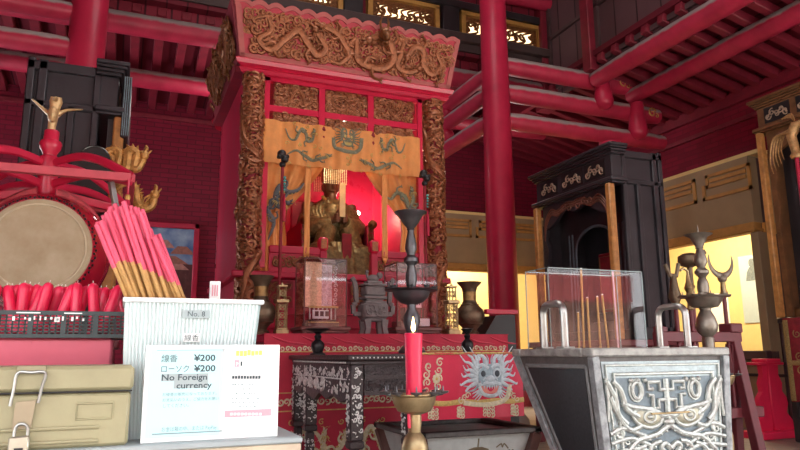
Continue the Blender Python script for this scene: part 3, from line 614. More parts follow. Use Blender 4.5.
# railing in front of the statue
def rail_post(x): 
    o = MB().box(x-.035, x+.035, SY0-.02, SY0+.05, 1.68, 1.90, b=.008).build('rail_post', RED, shrine)
    MB().box(x-.045, x+.045, SY0-.03, SY0+.06, 1.90, 2.03, b=.02).box(x-.028, x+.028, SY0-.036, SY0-.03, 1.92, 2.01, 1).build('post_cap', [REDB, GOLDW], o)
rp = [atY(p, 260, 6).x for p in (269, 323, 374, 425)]
for x in rp[1:]: rail_post(x)
for a, b in zip(rp, rp[1:]):
    if a == rp[1]: continue
    o = MB().box(a, b, SY0-.01, SY0+.04, 1.86, 1.93, b=.008).box(a, b, SY0-.01, SY0+.04, 1.68, 1.72).box(a, b, SY0+.005, SY0+.03, 1.72, 1.86).build('railing', RED, shrine)
    m = MB(); f2 = frontF(a, SY0+.004, 1.72); fill(m, f2, .03, b-a-.03, .01, .13, 26, .03, 17, 0, .004); m.build('carved_panel', GOLDD, o)
# lamp glowing behind the statue's shoulder
lp = atY(358, 213, 7.45); tg = V((lp.x, lp.y, lp.z))
o = thing('shrine_lamp', 'small glowing lamp behind the shoulder of the seated statue', 'lamp', tg)
MB().ball(tg, .024).build('bulb', mat('lamp_bulb', (1, .9, .7), .5, var=0, emit=(1, .86, .6), estr=14), o)
MB().lathe(tg+V((0, .03, 0)), [(.018, 0), (.022, .05), (.012, .21)], 12, 0, (0, 1, 0)).build('socket', BLACK, o)
# ---------------------------------------------------------------- the statue (one continuous body by voxel merge)
def merged(mb, name, m, parent, vox, smooth_it=3):
    me = bpy.data.meshes.new('tmp'); me.from_pydata(mb.v, [], mb.f); bm = bmesh.new(); bm.from_mesh(me); bmesh.ops.recalc_face_normals(bm, faces=bm.faces); bm.to_mesh(me); bm.free()
    o = bpy.data.objects.new('tmp', me); C.objects.link(o)
    r = o.modifiers.new('r', 'REMESH'); r.mode = 'VOXEL'; r.voxel_size = vox
    s = o.modifiers.new('s', 'SMOOTH'); s.iterations = smooth_it; s.factor = .5
    bpy.context.view_layer.update(); m2 = bpy.data.meshes.new_from_object(o.evaluated_get(bpy.context.evaluated_depsgraph_get()))
    k = MB(); k.add([v.co[:] for v in m2.vertices], [tuple(p.vertices) for p in m2.polygons])
    bpy.data.objects.remove(o); bpy.data.meshes.remove(me); bpy.data.meshes.remove(m2)
    return k.build(name, m, parent, 180)
sc_ = atY(329, 215, 6.95); cx, cy = sc_.x, 6.95
zs0 = 1.68
st = thing('seated_statue', 'bronze and gilt seated robed statue with beaded crown, holding an upright tablet', 'statue', (cx, cy, zs0))
b = MB()
hz = atY(329, 186, 6.85).z
b.ell((cx, cy-.06, hz), (.092, 0, 0), (0, .105, 0), (0, 0, .135))
b.tube([(cx, cy-.03, hz-.08), (cx, cy-.01, hz-.25)], [.07, .085], 12)
b.ell((cx, cy-.165, hz-.015), (.018, 0, 0), (0, .022, 0), (0, 0, .035)); b.ell((cx, cy-.15, hz-.065), (.035, 0, 0), (0, .02, 0), (0, 0, .012))
for sg in (-1, 1): b.ell((cx+sg*.09, cy-.05, hz-.01), (.014, 0, 0), (0, .025, 0), (0, 0, .045)); b.ell((cx+sg*.036, cy-.15, hz+.03), (.02, 0, 0), (0, .012, 0), (0, 0, .01))
b.ell((cx, cy-.13, hz-.14), (.045, 0, 0), (0, .03, 0), (0, 0, .07))
for sg in (-1, 1):
    hx = cx+sg*.035; b.ell((hx, cy-.4, hz-.42), (.035, 0, 0), (0, .045, 0), (0, 0, .05))
    for k in range(4): b.tube([(hx+sg*.03, cy-.42, hz-.385-.025*k), (hx+sg*.012, cy-.455, hz-.385-.025*k), (hx-sg*.02, cy-.46, hz-.39-.025*k)], [.013, .013, .011], 6)
    b.tube([(hx, cy-.42, hz-.36), (hx-sg*.01, cy-.44, hz-.33)], [.014, .011], 6); b.tube([(hx, cy-.38, hz-.43), (cx+sg*.18, cy-.28, hz-.45), (cx+sg*.28, cy-.08, hz-.38), (cx+sg*.24, cy, hz-.2)], [.04, .05, .06, .07], 8)
b.tube([(cx, cy, hz-.2), (cx, cy, hz-.8)], [.2, .26], 14)
merged(b, 'body', SKIN, st, .008)
r = MB()
r.lathe((cx, cy, 0), [(.30, zs0+.1), (.30, hz-.75), (.25, hz-.5), (.29, hz-.34), (.26, hz-.24), (.17, hz-.16), (.10, hz-.12)], 28, sq=(.74, 1.))
for sg in (-1, 1):
    r.tube(spl([(cx+sg*.19, cy-.0, hz-.26), (cx+sg*.27, cy-.08, hz-.44), (cx+sg*.21, cy-.28, hz-.50), (cx+sg*.07, cy-.36, hz-.47)], 4), [.08, .09, .10, .105, .11, .115, .115, .11, .105, .10, .095, .09, .085], 14)
    r.tube(spl([(cx+sg*.1, cy-.34, hz-.50), (cx+sg*.15, cy-.36, hz-.66), (cx+sg*.17, cy-.36, hz-.86)], 4), [.10, .10, .10, .105, .11, .11, .11, .10, .09], 12)
    r.ell((cx+sg*.21, cy-.30, hz-.80), (.17, 0, 0), (0, .32, 0), (0, 0, .13)); r.tube([(cx+sg*.2, cy-.5, hz-.78), (cx+sg*.2, cy-.56, zs0)], [.16, .17], 14)
    for k in range(6): r.tube(spl([(cx+sg*(.06+.036*k), cy-.13-.01*(5-k), hz-.16-.02*k), (cx+sg*(.09+.036*k), cy-.235+.012*k, hz-.33), (cx+sg*(.04+.03*k), cy-.30, hz-.50)], 4), .017, 6)
for k in range(5): r.tube([(cx-.1+.05*k, cy-.52, hz-.72), (cx-.11+.055*k, cy-.6, zs0+.25), (cx-.12+.06*k, cy-.64, zs0)], [.06, .06, .065], 8)
rb_ = merged(r, 'robe', mat('bright_robe_gilt', (.24, .18, .075), .42, .45, .55, 25, .3, 60), st, .010, 2)
m = MB(); f2 = frontF(cx, cy-.66, hz-.9)
fill(m, f2, -.28, .28, -.3, .1, 40, .035, 2, 0, .0)
# sash and collar
m = MB()
for sg in (-1, 1): m.tube(spl([(cx+sg*.10, cy-.09, hz-.12), (cx+sg*.07, cy-.20, hz-.22), (cx-sg*.02, cy-.275, hz-.36)], 5), .024, 8, 0, (0, -1, .3), .5)
m.build('collar', GOLD, rb_)
MB().box(cx-.05, cx+.05, cy-.66, cy-.63, zs0+.03, hz-.62, b=.01).build('apron_sash', REDDK, rb_)
MB().box(cx-.032, cx+.032, cy-.50, cy-.482, hz-.42, hz-.06, b=.008).build('court_tablet', mat('pale_gold_tablet', (.80, .68, .36), .35, .3, .15), st)
# beaded crown
cr = MB().lathe((cx, cy-.05, 0), [(.10, hz+.06), (.106, hz+.10), (.10, hz+.17), (.085, hz+.18)], 20).box(cx-.135, cx+.135, cy-.24, cy+.2, hz+.175, hz+.195, b=.005).build('crown', GOLD, st)
m = MB()
for k in range(12):
    x = cx-.125+.25*k/11
    for j in range(10): m.ball((x, cy-.225, hz+.165-.018*j), .0085, 0, 6, 4)
    for j in range(10): m.ball((x, cy+.18, hz+.165-.018*j), .0085, 0, 6, 4)
o = m.build('bead_strings', mat('bright_bead', (.92, .82, .5), .3, .25, .1), cr); o['kind'] = 'stuff'
m = MB().box(cx-.36, cx+.36, cy-.3, cy+.34, zs0, zs0+.3, b=.02)
for sg in (-1, 1): m.box(cx+sg*.36-.04, cx+sg*.36+.04, cy-.36, cy+.3, zs0, zs0+.62, b=.012)
m.box(cx-.36, cx+.36, cy+.27, cy+.33, zs0, hz-.1, b=.015)
th = m.build('throne', RED); tag(th, 'red throne under the seated statue', 'throne')
m = MB()
for sg in (-1, 1):
    fr3 = frontF(cx+sg*.36-.04, cy-.362, zs0); fill(m, fr3, 0, .08, .02, .6, 16, .03, 3, 0, .003)
    m.ell((cx+sg*.37, cy-.38, zs0+.62), (.05, 0, 0), (0, .07, 0), (0, 0, .05))
m.build('gilt_relief_pattern', GOLDD, th)
# two small robed guardian figures cast dark either side of the lap
# ---------------------------------------------------------------- orange silk hangings
def fold(k, a, ph=0, lean=0.): return lambda u, v: a*math.sin(k*u+ph+lean*v)+a*.35*math.sin(k*2.3*u+1.3+ph)
TZ = 3.115
x0, x1 = atY(264, 140, 5.95).x, atY(419, 140, 5.95).x; Wc = x1-x0
vf = FoldF((x0, 5.965, 0), (1, 0, 0), (0, 0, 1), fold(26, .017))
zb = atY(330, 168, 5.95).z
val = thing('silk_valance', 'orange silk valance embroidered with grey-green dragons across the shrine opening', 'valance', (x0+Wc/2, 5.965, TZ))
m = MB(); m.grid(lambda a, b: vf.p(-.03+a*(Wc+.06)+(.03*(1-b) if a > .5 else -.03*(1-b)), zb+b*(TZ-zb)-.03*math.sin(PI*a)*(1-b)*0, 0), 120, 14)
m.grid(lambda a, b: vf.p(-.03+a*(Wc+.06), zb+b*(TZ-zb), -.008), 120, 2); m.build('cloth', ORCL, val, 80)
m = MB(); mid = Wc*.5; zc = (zb+TZ)/2
for (cu, cvv, ww, hh, kd, fl) in ((.30*Wc*1.0-.12, TZ-.115, .30, .17, 0, 1), (.82*Wc, TZ-.12, .28, .16, 0, -1), (.28*Wc, zb+.10, .46, .16, 2, 1), (.74*Wc, zb+.085, .46, .15, 2, -1)):
    dragon(m, vf, dpts(cu, cvv, ww, hh, kd, fl), .016, 0, .004, .3, 6, True, 1, 6)
    for k in range(5): swirl(m, vf, cu+(k-2)*ww*.22, cvv+(.09 if k % 2 else -.09)*hh/.16, .02, k, 1.1, .22, 1, .004)
beastface(m, vf, Wc*.52, TZ-.10, .17, 0, 1, 1, .004)
m.line(vf, spl([(Wc*.52-.14, TZ-.1), (Wc*.52-.12, TZ-.2), (Wc*.52, TZ-.235), (Wc*.52+.12, TZ-.2), (Wc*.52+.14, TZ-.08)], 5), .02, 0, .004, .3)
for k in range(4): swirl(m, vf, Wc*.52+(k % 2)*.03, zb+.05+.035*k, .018, k, 1.2, .25, 1, .004)
m.build('embroidery', [GREYEMB, YELTH], val)
def drape(nm, lab, outer, inner_top, ztop, zgather, zbot, sgn, emb=True):
    """a side curtain hung from ztop, its inner edge pulled aside to the outer edge at zgather"""
    o = thing(nm, lab, 'curtain', (outer, 6.03, zbot))
    def fn(a, b):
        z = ztop+(zbot-ztop)*b; g = (ztop-z)/(ztop-zgather)
        full = abs(inner_top-outer); w = full*(1-.62*min(1, g)**1.2) if g < 1 else full*(.38+.04*math.sin((g-1)*3))
        u = outer+sgn*w*a; dz = -.0+(.10*a*min(1, g))
        return V((u, 6.03-.018*math.sin(a*26)*(1-.3*min(1, g))-.012*math.sin(a*11+1+b*2), z+dz*(1 if g < 1 else 0)))
    m = MB().grid(fn, 60, 40); m.grid(lambda a, b: fn(a, b)+V((0, .006, 0)), 60, 40); m.build('cloth', ORCL, o, 80); return o, fn
za = atY(330, 165, 6.03).z
L_, lf = drape('silk_curtain', 'orange silk curtain drawn aside at the left of the shrine opening', atY(259, 200, 6.03).x, atY(326, 170, 6.03).x, za+.02, atY(275, 222, 6.03).z, atY(265, 290, 6.03).z, 1)
R_, rf = drape('silk_curtain', 'orange silk curtain drawn aside at the right of the shrine opening', atY(424, 200, 6.03).x, atY(362, 170, 6.03).x, za+.02, atY(412, 232, 6.03).z, atY(420, 275, 6.03).z, -1)
f3 = Fr((0, 5.99, 0), (1, 0, 0), (0, 0, 1)); m = MB()
pp = lambda x, y: (atY(x, y, 5.99).x, atY(x, y, 5.99).z)
dragon(m, f3, [pp(304, 183), pp(298, 190), pp(288, 192), pp(281, 186), pp(276, 195), pp(278, 206), pp(286, 204)], .026, 0, 0, .5, 6, True, 1)
dragon(m, f3, [pp(268, 240), pp(274, 222), pp(268, 210), pp(275, 200)], .02, 0, 0, .5, 6, True, 1); m.build('embroidery', [mat('slate_thread', (.10, .11, .12), .6, var=.3), YELTH], L_)
m = MB(); dragon(m, f3, [pp(386, 196), pp(391, 199), pp(397, 193), pp(405, 197), pp(409, 207), pp(413, 200), pp(412, 192)], .022, 0, 0, .5, 6, True, 1); m.build('embroidery', [GREYEMB, YELTH], R_)
for px0, px1, yt, yb, w in ((305.5, 311, 166, 256, 'left'), (382, 387.5, 172, 258, 'right')):
    a = atY(px0, yt, 5.98); b_ = atY(px1, yt, 5.98); zb_ = atY(px0, yb, 5.98).z
    m = MB().grid(lambda u, v: V((a.x+(b_.x-a.x)*u, 5.985-.006*math.sin(u*6+v*9), a.z+(zb_-a.z)*v)), 8, 24); m.add([(a.x, 5.985, zb_), (b_.x, 5.985, zb_), ((a.x+b_.x)/2, 5.985, zb_-.07)], [(0, 1, 2)])
    o = m.build('silk_ribbon', ORCL, origin=(a.x, 5.985, zb_), smooth=60); tag(o, 'long narrow orange ribbon hanging before the '+w+' silk curtain', 'ribbon')
    k = o.modifiers.new('thick', 'SOLIDIFY'); k.thickness = .005
# ---------------------------------------------------------------- dark altar cabinets
def cabinet(nm, s, Xf, Yn, Yf, D, z0, z1, lab, wood, tablet_lab, golden=False):
    """s=+1: open front faces -X and the body runs to +X; s=-1 mirrored"""
    X = lambda t: Xf+s*t
    bx = lambda mb, a, b, y0, y1, q0, q1, m=0, bv=.008: mb.box(min(X(a), X(b)), max(X(a), X(b)), y0, y1, q0, q1, m, bv)
    t = thing(nm, lab, 'cabinet', (X(D/2), (Yn+Yf)/2, z0))
    L = Yf-Yn; ff = leftF(Xf, Yf, 0) if s > 0 else rightF(Xf, Yn, 0)          # front frame, u from its left end
    zl = z1-.36                                                              # ledge under the frieze
    m = MB(); bx(m, .12, D, Yn+.02, Yf-.02, z0, z0+.1); bx(m, .06, D, Yn+.02, Yf-.02, z1-.12, z1-.06); bx(m, D-.03, D, Yn+.02, Yf-.02, z0, z1-.06)
    for y0, y1 in ((Yn+.035, Yn+.055), (Yf-.055, Yf-.035)): bx(m, .14, D-.02, y0, y1, z0+.08, z1-.08, 0, 0)
    m.build('carcass', wood, t)
    for (y0, y1) in ((Yn, Yn+.05), (Yf-.05, Yf)):                             # framed side panels
        m = MB()
        for a, b, q0, q1 in ((.12, .17, z0, z1-.06), (D-.13, D-.07, z0, z1-.04), (D-.05, D, z0, z1-.03), (.12, D, z1-.12, z1-.05), (.12, D, zl-.03, zl+.02), (.12, D, z0, z0+.12), (.17+(D-.3)*.36, .22+(D-.3)*.36, z0+.1, zl)): bx(m, a, b, y0, y1, q0, q1)
        o = m.build('side_frame', wood, t)
    m = MB()
    for k, (o_, h0, h1) in enumerate(((.015, -.10, -.075), (.03, -.075, -.05), (.05, -.05, -.03), (.065, -.03, 0))): bx(m, -o_, .16, Yn-o_, Yf+o_, z1+h0, z1+h1)
    m.build('cornice', wood, t)
    m = MB(); bx(m, 0, .14, Yn+.01, Yf-.01, zl+.02, z1-.10); o = m.build('frieze', wood, t)
    for k in range(3):
        u0 = L*(.08+.3*k); w = L*.24 if k != 1 else L*.27
        m = MB().fbox(ff, u0, u0+w, zl+.055, z1-.125, 0, .006, 1); uc, zc, r = u0+w/2, (zl+z1-.07)/2, .045
        for j in range(5): swirl(m, ff, u0+.05+(w-.1)*j/4, zc+(.02 if j % 2 else -.02), .042, j*1.3, 1.2, .2, 0, .008, 1 if j % 2 else -1)
        m.line(ff, spl([(u0+.03, zc-.04), (uc-.06, zc+.03), (uc, zc-.02), (uc+.06, zc+.03), (u0+w-.03, zc-.04)], 5), .009, 0, .008)
        m.build('gilt_relief_pattern', [mat('pale_gilt_relief', (.40, .30, .22), .45, .3, .3), BLACK], o)
    m = MB(); bx(m, -.05, .15, Yn-.04, Yf+.04, zl-.02, zl+.02); bx(m, -.03, .14, Yn-.02, Yf+.02, zl-.04, zl-.02); m.build('ledge', wood, t)
    if s < 0:  # pale ribs stand in for light glints on the black frieze edge
        m = MB(); bx(m, -.085, -.03, Yn-.03, Yf+.03, zl-.20, z1-.10)
        o = m.build('hanging_frieze', wood, t)
        for k in range(4): m = MB(); bx(m, -.084+.014*k, -.078+.014*k, Yn-.036, Yn-.03, zl-.19, z1-.10, 0, .002); m.build('glint_rib', mat('pale_blue_glint', (.22, .33, .38), .3, .3, .3, 30), o)
    for y in (Yn-.0, Yf-.07):
        m = MB(); bx(m, -.055, .02, y, y+.07, z0, zl-.04, 0, .012); m.build('front_post', ORNG, t)
    # scrolled apron and pierced side brackets
    m = MB(); n = 24; a, b = .09, L-.09
    low = [(a+(b-a)*k/n, zl-.12-.07*abs(math.sin(k/n*PI*3))-.20*abs(2*k/n-1)**2.4) for k in range(n+1)]
    m.prism(ff, [(a, zl-.04)]+low+[(b, zl-.04)], -.06, -.02); o = m.build('apron', wood, t)
    m = MB()
    for q in (0, 1):
        for k in range(3):
            P = spl([(L*.5, zl-.09-.02*k), (L*.40, zl-.075-.03*k), (L*.28, zl-.13-.025*k), (L*.19, zl-.10-.03*k), (L*.11, zl-.2-.04*k), (L*.09, zl-.33-.05*k)], 5)
            m.line(ff, [(L-u, v) if q else (u, v) for u, v in P], .012, 0, -.015)
        for k in range(3): swirl(m, ff, L*(.3+.07*k) if not q else L*(.7-.07*k), zl-.14+.02*(k % 2), .045, k, 1.2, .2, 0, -.012, 1 if q else -1)
    m.build('gilt_scroll', mat('bronze_scroll', (.22, .10, .07), .4, .4, .3), o)
    for q in (0, 1):
        P = [(.075, zl-.25), (.16, zl-.3), (.125, zl-.42), (.17, zl-.55), (.125, zl-.7), (.16, zl-.9), (.12, zl-1.1), (.15, z0+.3), (.15, z0), (.075, z0)]
        m = MB().prism(ff, [(L-u, v) for u, v in P] if q else P, -.06, -.02)
        for k in range(7): swirl(m, ff, (L-.105) if q else .105, zl-.36-.17*k, .03, k, 1.2, .22, 0, -.018)
        m.build('side_bracket', wood, t)
    # inner alcove: a black board with an arched opening
    n = 20; ai, bi, zs_ = L*.25, L*.75, zl-.62
    arch = [(ai, z0+.1)]+[(L/2-(bi-ai)/2*math.cos(PI*k/n), zs_+.28*math.sin(PI*k/n)**.8) for k in range(n+1)]+[(bi, z0+.1)]
    m = MB()
    half = len(arch)//2
    m.prism(ff, [(0.06, z0+.1), (arch[0])]+arch[1:half+1]+[(L/2, zl-.02), (.06, zl-.02)], -.3, -.27); m.prism(ff, [arch[half]]+arch[half+1:]+[(L-.06, z0+.1), (L-.06, zl-.02), (L/2, zl-.02)], -.3, -.27)
    o = m.build('alcove_board', BLACKW, t)
    m = MB(); m.line(ff, arch, .016, 0, -.265)
    for u in (ai-.05, ai-.11, bi+.05, bi+.11): m.line(ff, [(u, z0+.1), (u, zs_+.25)], .014, 0, -.265)
    m.build('arch_moulding', mat('blue_grey_moulding', (.09, .12, .15), .35, var=.3), o)
    # spirit tablet inside
    yc = (Yn+Yf)/2; xs = X(.42)
    tb = thing('spirit_tablet', tablet_lab, 'tablet', (xs, yc, z0+.1))
    m = MB(); bx(m, .33, .51, yc-.2, yc+.2, z0+.1, z0+.2, 0, .01); bx(m, .36, .48, yc-.15, yc+.15, z0+.2, z0+.3, 0, .01); m.build('stand', BLACKW, tb)
    m = MB(); bx(m, .40, .44, yc-.13, yc+.13, z0+.3, zl-.62, 0, .02); m.build('board', REDDK, tb)
    m = MB(); fr = (leftF(X(.40), yc+.13, 0) if s > 0 else rightF(X(.40), yc-.13, 0)); m.line(fr, [(.02, z0+.33), (.02, zl-.66), (.24, zl-.66), (.24, z0+.33)], .01, 0, .004, .5, 6, True); m.build('gilt_border', GOLDD, tb)
    return t
cabinet('altar_cabinet', 1, 4.33, 5.04, 6.36, .64, 1.06, 2.97, 'tall dark altar cabinet with orange posts right of the tall red column', CABW, 'dark red tablet standing in the cabinet right of the tall red column')
cabinet('altar_cabinet', -1, -.14, 5.04, 6.36, .60, 1.06, 3.06, 'tall dark altar cabinet behind the drum, below the left red column', CABW, 'dark red tablet standing in the cabinet behind the drum')
cabinet('altar_cabinet', 1, 6.62, 3.9, 5.22, .64, 1.3, 3.79, 'dark altar cabinet with ochre frame at the right edge, over red brocade', mat('ochre_brown_wood', (.17, .075, .03), .45, var=.35, scale=9), 'dark red tablet standing in the ochre-framed cabinet at the right edge')
def stand_table(x0, x1, y0, y1, z, m_, lab):
    t = thing('altar_table', lab, 'table', ((x0+x1)/2, (y0+y1)/2, 0))
    MB().box(x0, x1, y0, y1, z-.06, z, b=.01).build('tabletop', m_, t); MB().box(x0+.03, x1-.03, y0+.03, y1-.03, z-.2, z-.06, b=.01).build('apron', m_, t)
    for x in (x0+.03, x1-.11):
        for y in (y0+.03, y1-.11): MB().box(x, x+.08, y, y+.08, 0, z-.06, b=.012).build('leg', m_, t)
    return t
stand_table(4.2, 5.05, 4.98, 6.46, 1.06, MAROON, 'maroon table under the dark cabinet right of the tall red column')
stand_table(-.86, -.02, 4.98, 6.46, 1.06, MAROON, 'maroon table under the dark cabinet behind the drum')
stand_table(6.6, 7.28, 3.85, 5.24, 1.3, BLACKW, 'black table draped in red brocade under the ochre-framed cabinet')
# brocade front cloth
t = thing('brocade_cloth', 'red and gold brocade cloth hanging below the cabinet at the right edge', 'cloth', (6.57, 4.6, .4))
fb_ = FoldF((6.57, 5.14, 0), (0, -1, 0), (0, 0, 1), fold(18, .008))
m = MB().grid(lambda a, b: fb_.p(a*1.2, .42+b*.87, .0), 70, 10).grid(lambda a, b: fb_.p(a*1.2, .42+b*.87, -.008), 70, 2); m.build('cloth', REDDK, t, 80)
m = MB()
m.line(fb_, [(.03, .43), (.03, 1.27)], .03, 0, .004, .25); m.line(fb_, [(.03+.05*k, .82) for k in range(24)], .025, 0, .004, .25)
for k in range(26): swirl(m, fb_, .15+.14*(k % 7), .5+.19*(k//7)+.05*(k % 2), .045, k, 1.3, .16, 0, .004)
m.build('gold_trim', mat('dull_gold_braid', (.36, .25, .10), .55, .2, .4, 60), t)
# gilt dragon heads on the left cabinet's post
for (pc, w, lab, ln) in (((128, 160), .33, 'upper gilt dragon bracket reaching out beside the cabinet behind the drum', 0), ((139, 197), .30, 'lower gilt dragon bracket reaching out beside the cabinet behind the drum', 1)):
    c = atY(*pc, 5.0); fr = frontF(c.x, 5.0, c.z); t = thing('dragon_bracket', lab, 'carving', c)
    m = MB()
    if ln == 0: P = [(-.16, -.05), (-.12, .06), (-.06, .05), (-.07, -.07), (-.01, -.06), (.0, .06), (.05, .05), (.04, -.05), (.07, -.05), (.10, .02)]
    else: P = [(-.16, .04), (-.09, .09), (-.03, .06), (-.02, -.02), (.02, -.08), (.08, -.06), (.10, .0)]
    dragon(m, fr, P, .034, 0, .0, 1., 8, False, mane=False)
    if ln == 0: fill(m, fr, -.15, .07, -.09, .08, 16, .035, 4, 0, 0, .4)
    m.build('dragon', mat('bright_gilt', (.58, .30, .085), .4, .35, .45, 24, .3, 90), t)
    xe = -.08; MB().bar((xe-.02, 5.03, c.z+.0), (c.x-.12, 5.0, c.z), .04, .04).build('arm', ORNG, t)
# rounded black board put in place of a dark opening in the cabinet
t = thing('dark_opening_board', 'black lacquered round-topped board between the drum and the dark cabinet', 'board', (-.12, 4.85, 0))
c = atY(95, 159, 4.85); r = .095
m = MB(); f = frontF(c.x, 4.85, 0); m.prism(f, [(-r, 0)]+[(-r*math.cos(PI*k/20), c.z-.02+r*math.sin(PI*k/20)) for k in range(21)]+[(r, 0)], 0, .05); m.build('board', BLACK, t)
m = MB(); m.tube([f.p(-r*math.cos(PI*k/20), c.z-.02+r*math.sin(PI*k/20), .05) for k in range(21)], .006, 6); m.build('rim', mat('polished_black', (.03, .03, .03), .12, var=0), t)
# framed picture on the brick wall
a, b = atY(143, 221, 10.95), atY(200, 226, 10.95); x0, x1 = a.x, b.x; z1 = a.z; z0 = atY(150, 305, 10.95).z
t = thing('framed_picture', 'red framed picture of temple roofs under a blue sky on the brick wall', 'picture', (x0, 10.95, z0))
m = MB(); w = .085
for q in ((x0, x1, z1-w, z1), (x0, x1, z0, z0+w), (x0, x0+w, z0, z1), (x1-w, x1, z0, z1)): m.box(q[0], q[1], 10.92, 11.0, q[2], q[3], b=.012)
m.build('frame', RED, t)
fr = frontF(x0+w, 10.965, z0+w); W, Hh = x1-x0-2*w, z1-z0-2*w
m = MB().fbox(fr, 0, W, 0, Hh, -.02, 0, 0).fbox(fr, 0, W, 0, Hh*.5, 0, .001, 1)
for (u, v, s_, k) in ((.1, .72, .55, 2), (.5, .64, .6, 3), (.05, .5, .95, 3), (.3, .42, .7, 2)):
    m.prism(fr, [(W*u, Hh*v), (W*(u+.06*s_), Hh*(v+.03)), (W*(u+.25*s_), Hh*(v+.11)), (W*(u+.6*s_), Hh*(v+.11)), (W*min(1, u+.8*s_), Hh*(v+.04)), (W*min(1, u+s_*.9), Hh*v)], 0, .002+.001*k, k)
for k in range(7): m.fbox(fr, W*(.08+.13*k), W*(.11+.13*k), 0, Hh*.42, 0, .006, 1)
m.build('printed_view', [mat('printed_blue', (.045, .12, .32), .5, var=.35, scale=3, col2=(.3, .42, .55)), mat('printed_maroon', (.10, .03, .03), .5, var=.4, scale=12), mat('printed_rose', (.45, .22, .19), .5, var=.3, scale=20), mat('printed_clay', (.32, .13, .10), .5, var=.3, scale=20)], t)
# phoenix-headed standard by the right cabinet
P0 = atX(786, 145, 6.35); px_, py_ = 6.35, P0.y-.1
t = thing('phoenix_standard', 'red ceremonial staff topped with a gilt phoenix head at the right edge', 'staff', (px_, py_, 0))
zt = atX(790, 140, 6.35).z-.02
MB().lathe((px_, py_, 0), [(.02, .05), (.02, zt-.12)], 12).build('shaft', RED, t); MB().lathe((px_, py_, 0), [(.16, 0), (.16, .05), (.05, .09), (.03, .2)], 20).build('base', BLACKW, t)
m = MB(); fr = leftF(px_, py_, zt)
m.tube([fr.p(0, -.16), fr.p(-.01, -.05), fr.p(-.03, .06), fr.p(.03, .16), fr.p(.10, .17)], [.035, .045, .05, .05, .03], 10); m.tube([fr.p(.09, .17), fr.p(.15, .18), fr.p(.19, .15)], [.022, .015, .003], 8)
m.lathe(fr.p(0, -.16), [(.05, -.03), (.06, 0), (.04, .03)], 14)
for k in range(5): m.line(fr, spl([(.0, .16-.02*k), (-.12-.02*k, .12-.01*k), (-.19-.02*k, -.02-.03*k), (-.17-.02*k, -.16-.035*k)], 5), [.016*(1-.05*i) for i in range(16)], 0, .02*k-.04, 1.)
for k in range(3): m.line(fr, spl([(.03, .18), (.0, .25+.02*k), (-.05-.03*k, .27)], 4), .01, 0, 0, 1.)
m.build('phoenix_head', mat('gilt_phoenix', (.50, .29, .12), .4, .35, .4, 30), t)
# low iron rail before the right wall
t = thing('iron_rail', 'low black iron rail of two bars before the right wall', 'rail', (7.16, 6.4, 0))
for z in (.80, .66): MB().bar((7.16, 5.5, z), (7.16, 7.6, z), .03, .035).build('rail_bar', BLACK, t)
for y in (5.52, 6.55, 7.58): MB().box(7.145, 7.175, y-.015, y+.015, 0, .86, b=.004).build('post', BLACK, t)
# bright red wavy-sided stand
q = atZ(762, 437, 0); q = atZ(792, 437, 0); x_, y_ = q.x-.33, q.y+.05
t = thing('red_stand', 'bright red stand with wavy carved side boards near the right wall', 'stand', (x_, y_, 0))
x_ += .13; t.location.x += .13; ORG[t.name] = t.location.copy(); f = frontF(x_, y_, 0); zt = .86; REDB2 = mat('vivid_red_paint', (.78, .02, .085), .4, var=.06)
def wavy(s): return [(s*u, v) for u, v in ((.06, .08), (.285, .08), (.27, .18), (.19, .27), (.225, .36), (.215, .43), (.15, .50), (.165, .59), (.12, .68), (.13, .79), (.02, .79), (.02, .3))]
for s in (1, -1): MB().prism(f, wavy(s), -.03, .03).build('side_board', REDB2, t)
MB().box(x_-.05, x_+.05, y_-.045, y_+.045, .08, .8, b=.01).build('upright', REDB2, t)
MB().box(x_-.34, x_+.34, y_-.14, y_+.14, 0, .08, b=.01).build('base', REDB2, t)
MB().box(x_-.24, x_+.17, y_-.08, y_+.08, .79, .82, b=.006).box(x_-.13, x_+.1, y_-.1, y_+.1, .82, .86, b=.008).build('top_board', REDB2, t)
# ---------------------------------------------------------------- main altar: red-covered table before the shrine
AY, AY1 = 4.62, 5.82; a, b = atY(264, 336, AY), atY(507, 332, AY); AX0, AX1 = a.x, b.x; AZ = (a.z+b.z)/2
t = thing('main_altar_table', 'long red altar table before the shrine, carrying vases and glass cases', 'table', ((AX0+AX1)/2, 5.2, 0))
MB().box(AX0, AX1, AY+.01, AY1, AZ-.06, AZ-.004, b=.01).build('tabletop', RED, t)
for x in (AX0+.02, AX1-.1):
    for y in (AY+.06, AY1-.1): MB().box(x, x+.08, y, y+.08, 0, AZ-.06, b=.01).build('leg', RED, t)
MB().box(AX0+.06, AX1-.06, AY+.02, AY+.04, .1, AZ-.06).build('front_panel', RED, t)
t = thing('altar_frontal', 'red altar cloth with floral border and embroidered dragons hanging behind the carved table', 'cloth', ((AX0+AX1)/2, AY, .1))
ff = FoldF((AX0, AY-.012, 0), (1, 0, 0), (0, 0, 1), fold(15, .006)); W = AX1-AX0
m = MB().grid(lambda u, v: ff.p(u*W, .12+v*(AZ-.12)), 100, 16).grid(lambda u, v: ff.p(u*W, .12+v*(AZ-.12), -.006), 100, 2).box(AX0, AX1, AY-.02, AY+.3, AZ-.004, AZ)
for k in range(9): m.tube(spl([ff.p(.05+W*k/9, AZ-.02), ff.p(.16+W*k/9, AZ-.06), ff.p(.30+W*k/9, AZ-.075)], 4), [.003+.006*math.sin(PI*i/8) for i in range(9)], 6)
m.build('cloth', REDCL, t, 80)
m = MB()
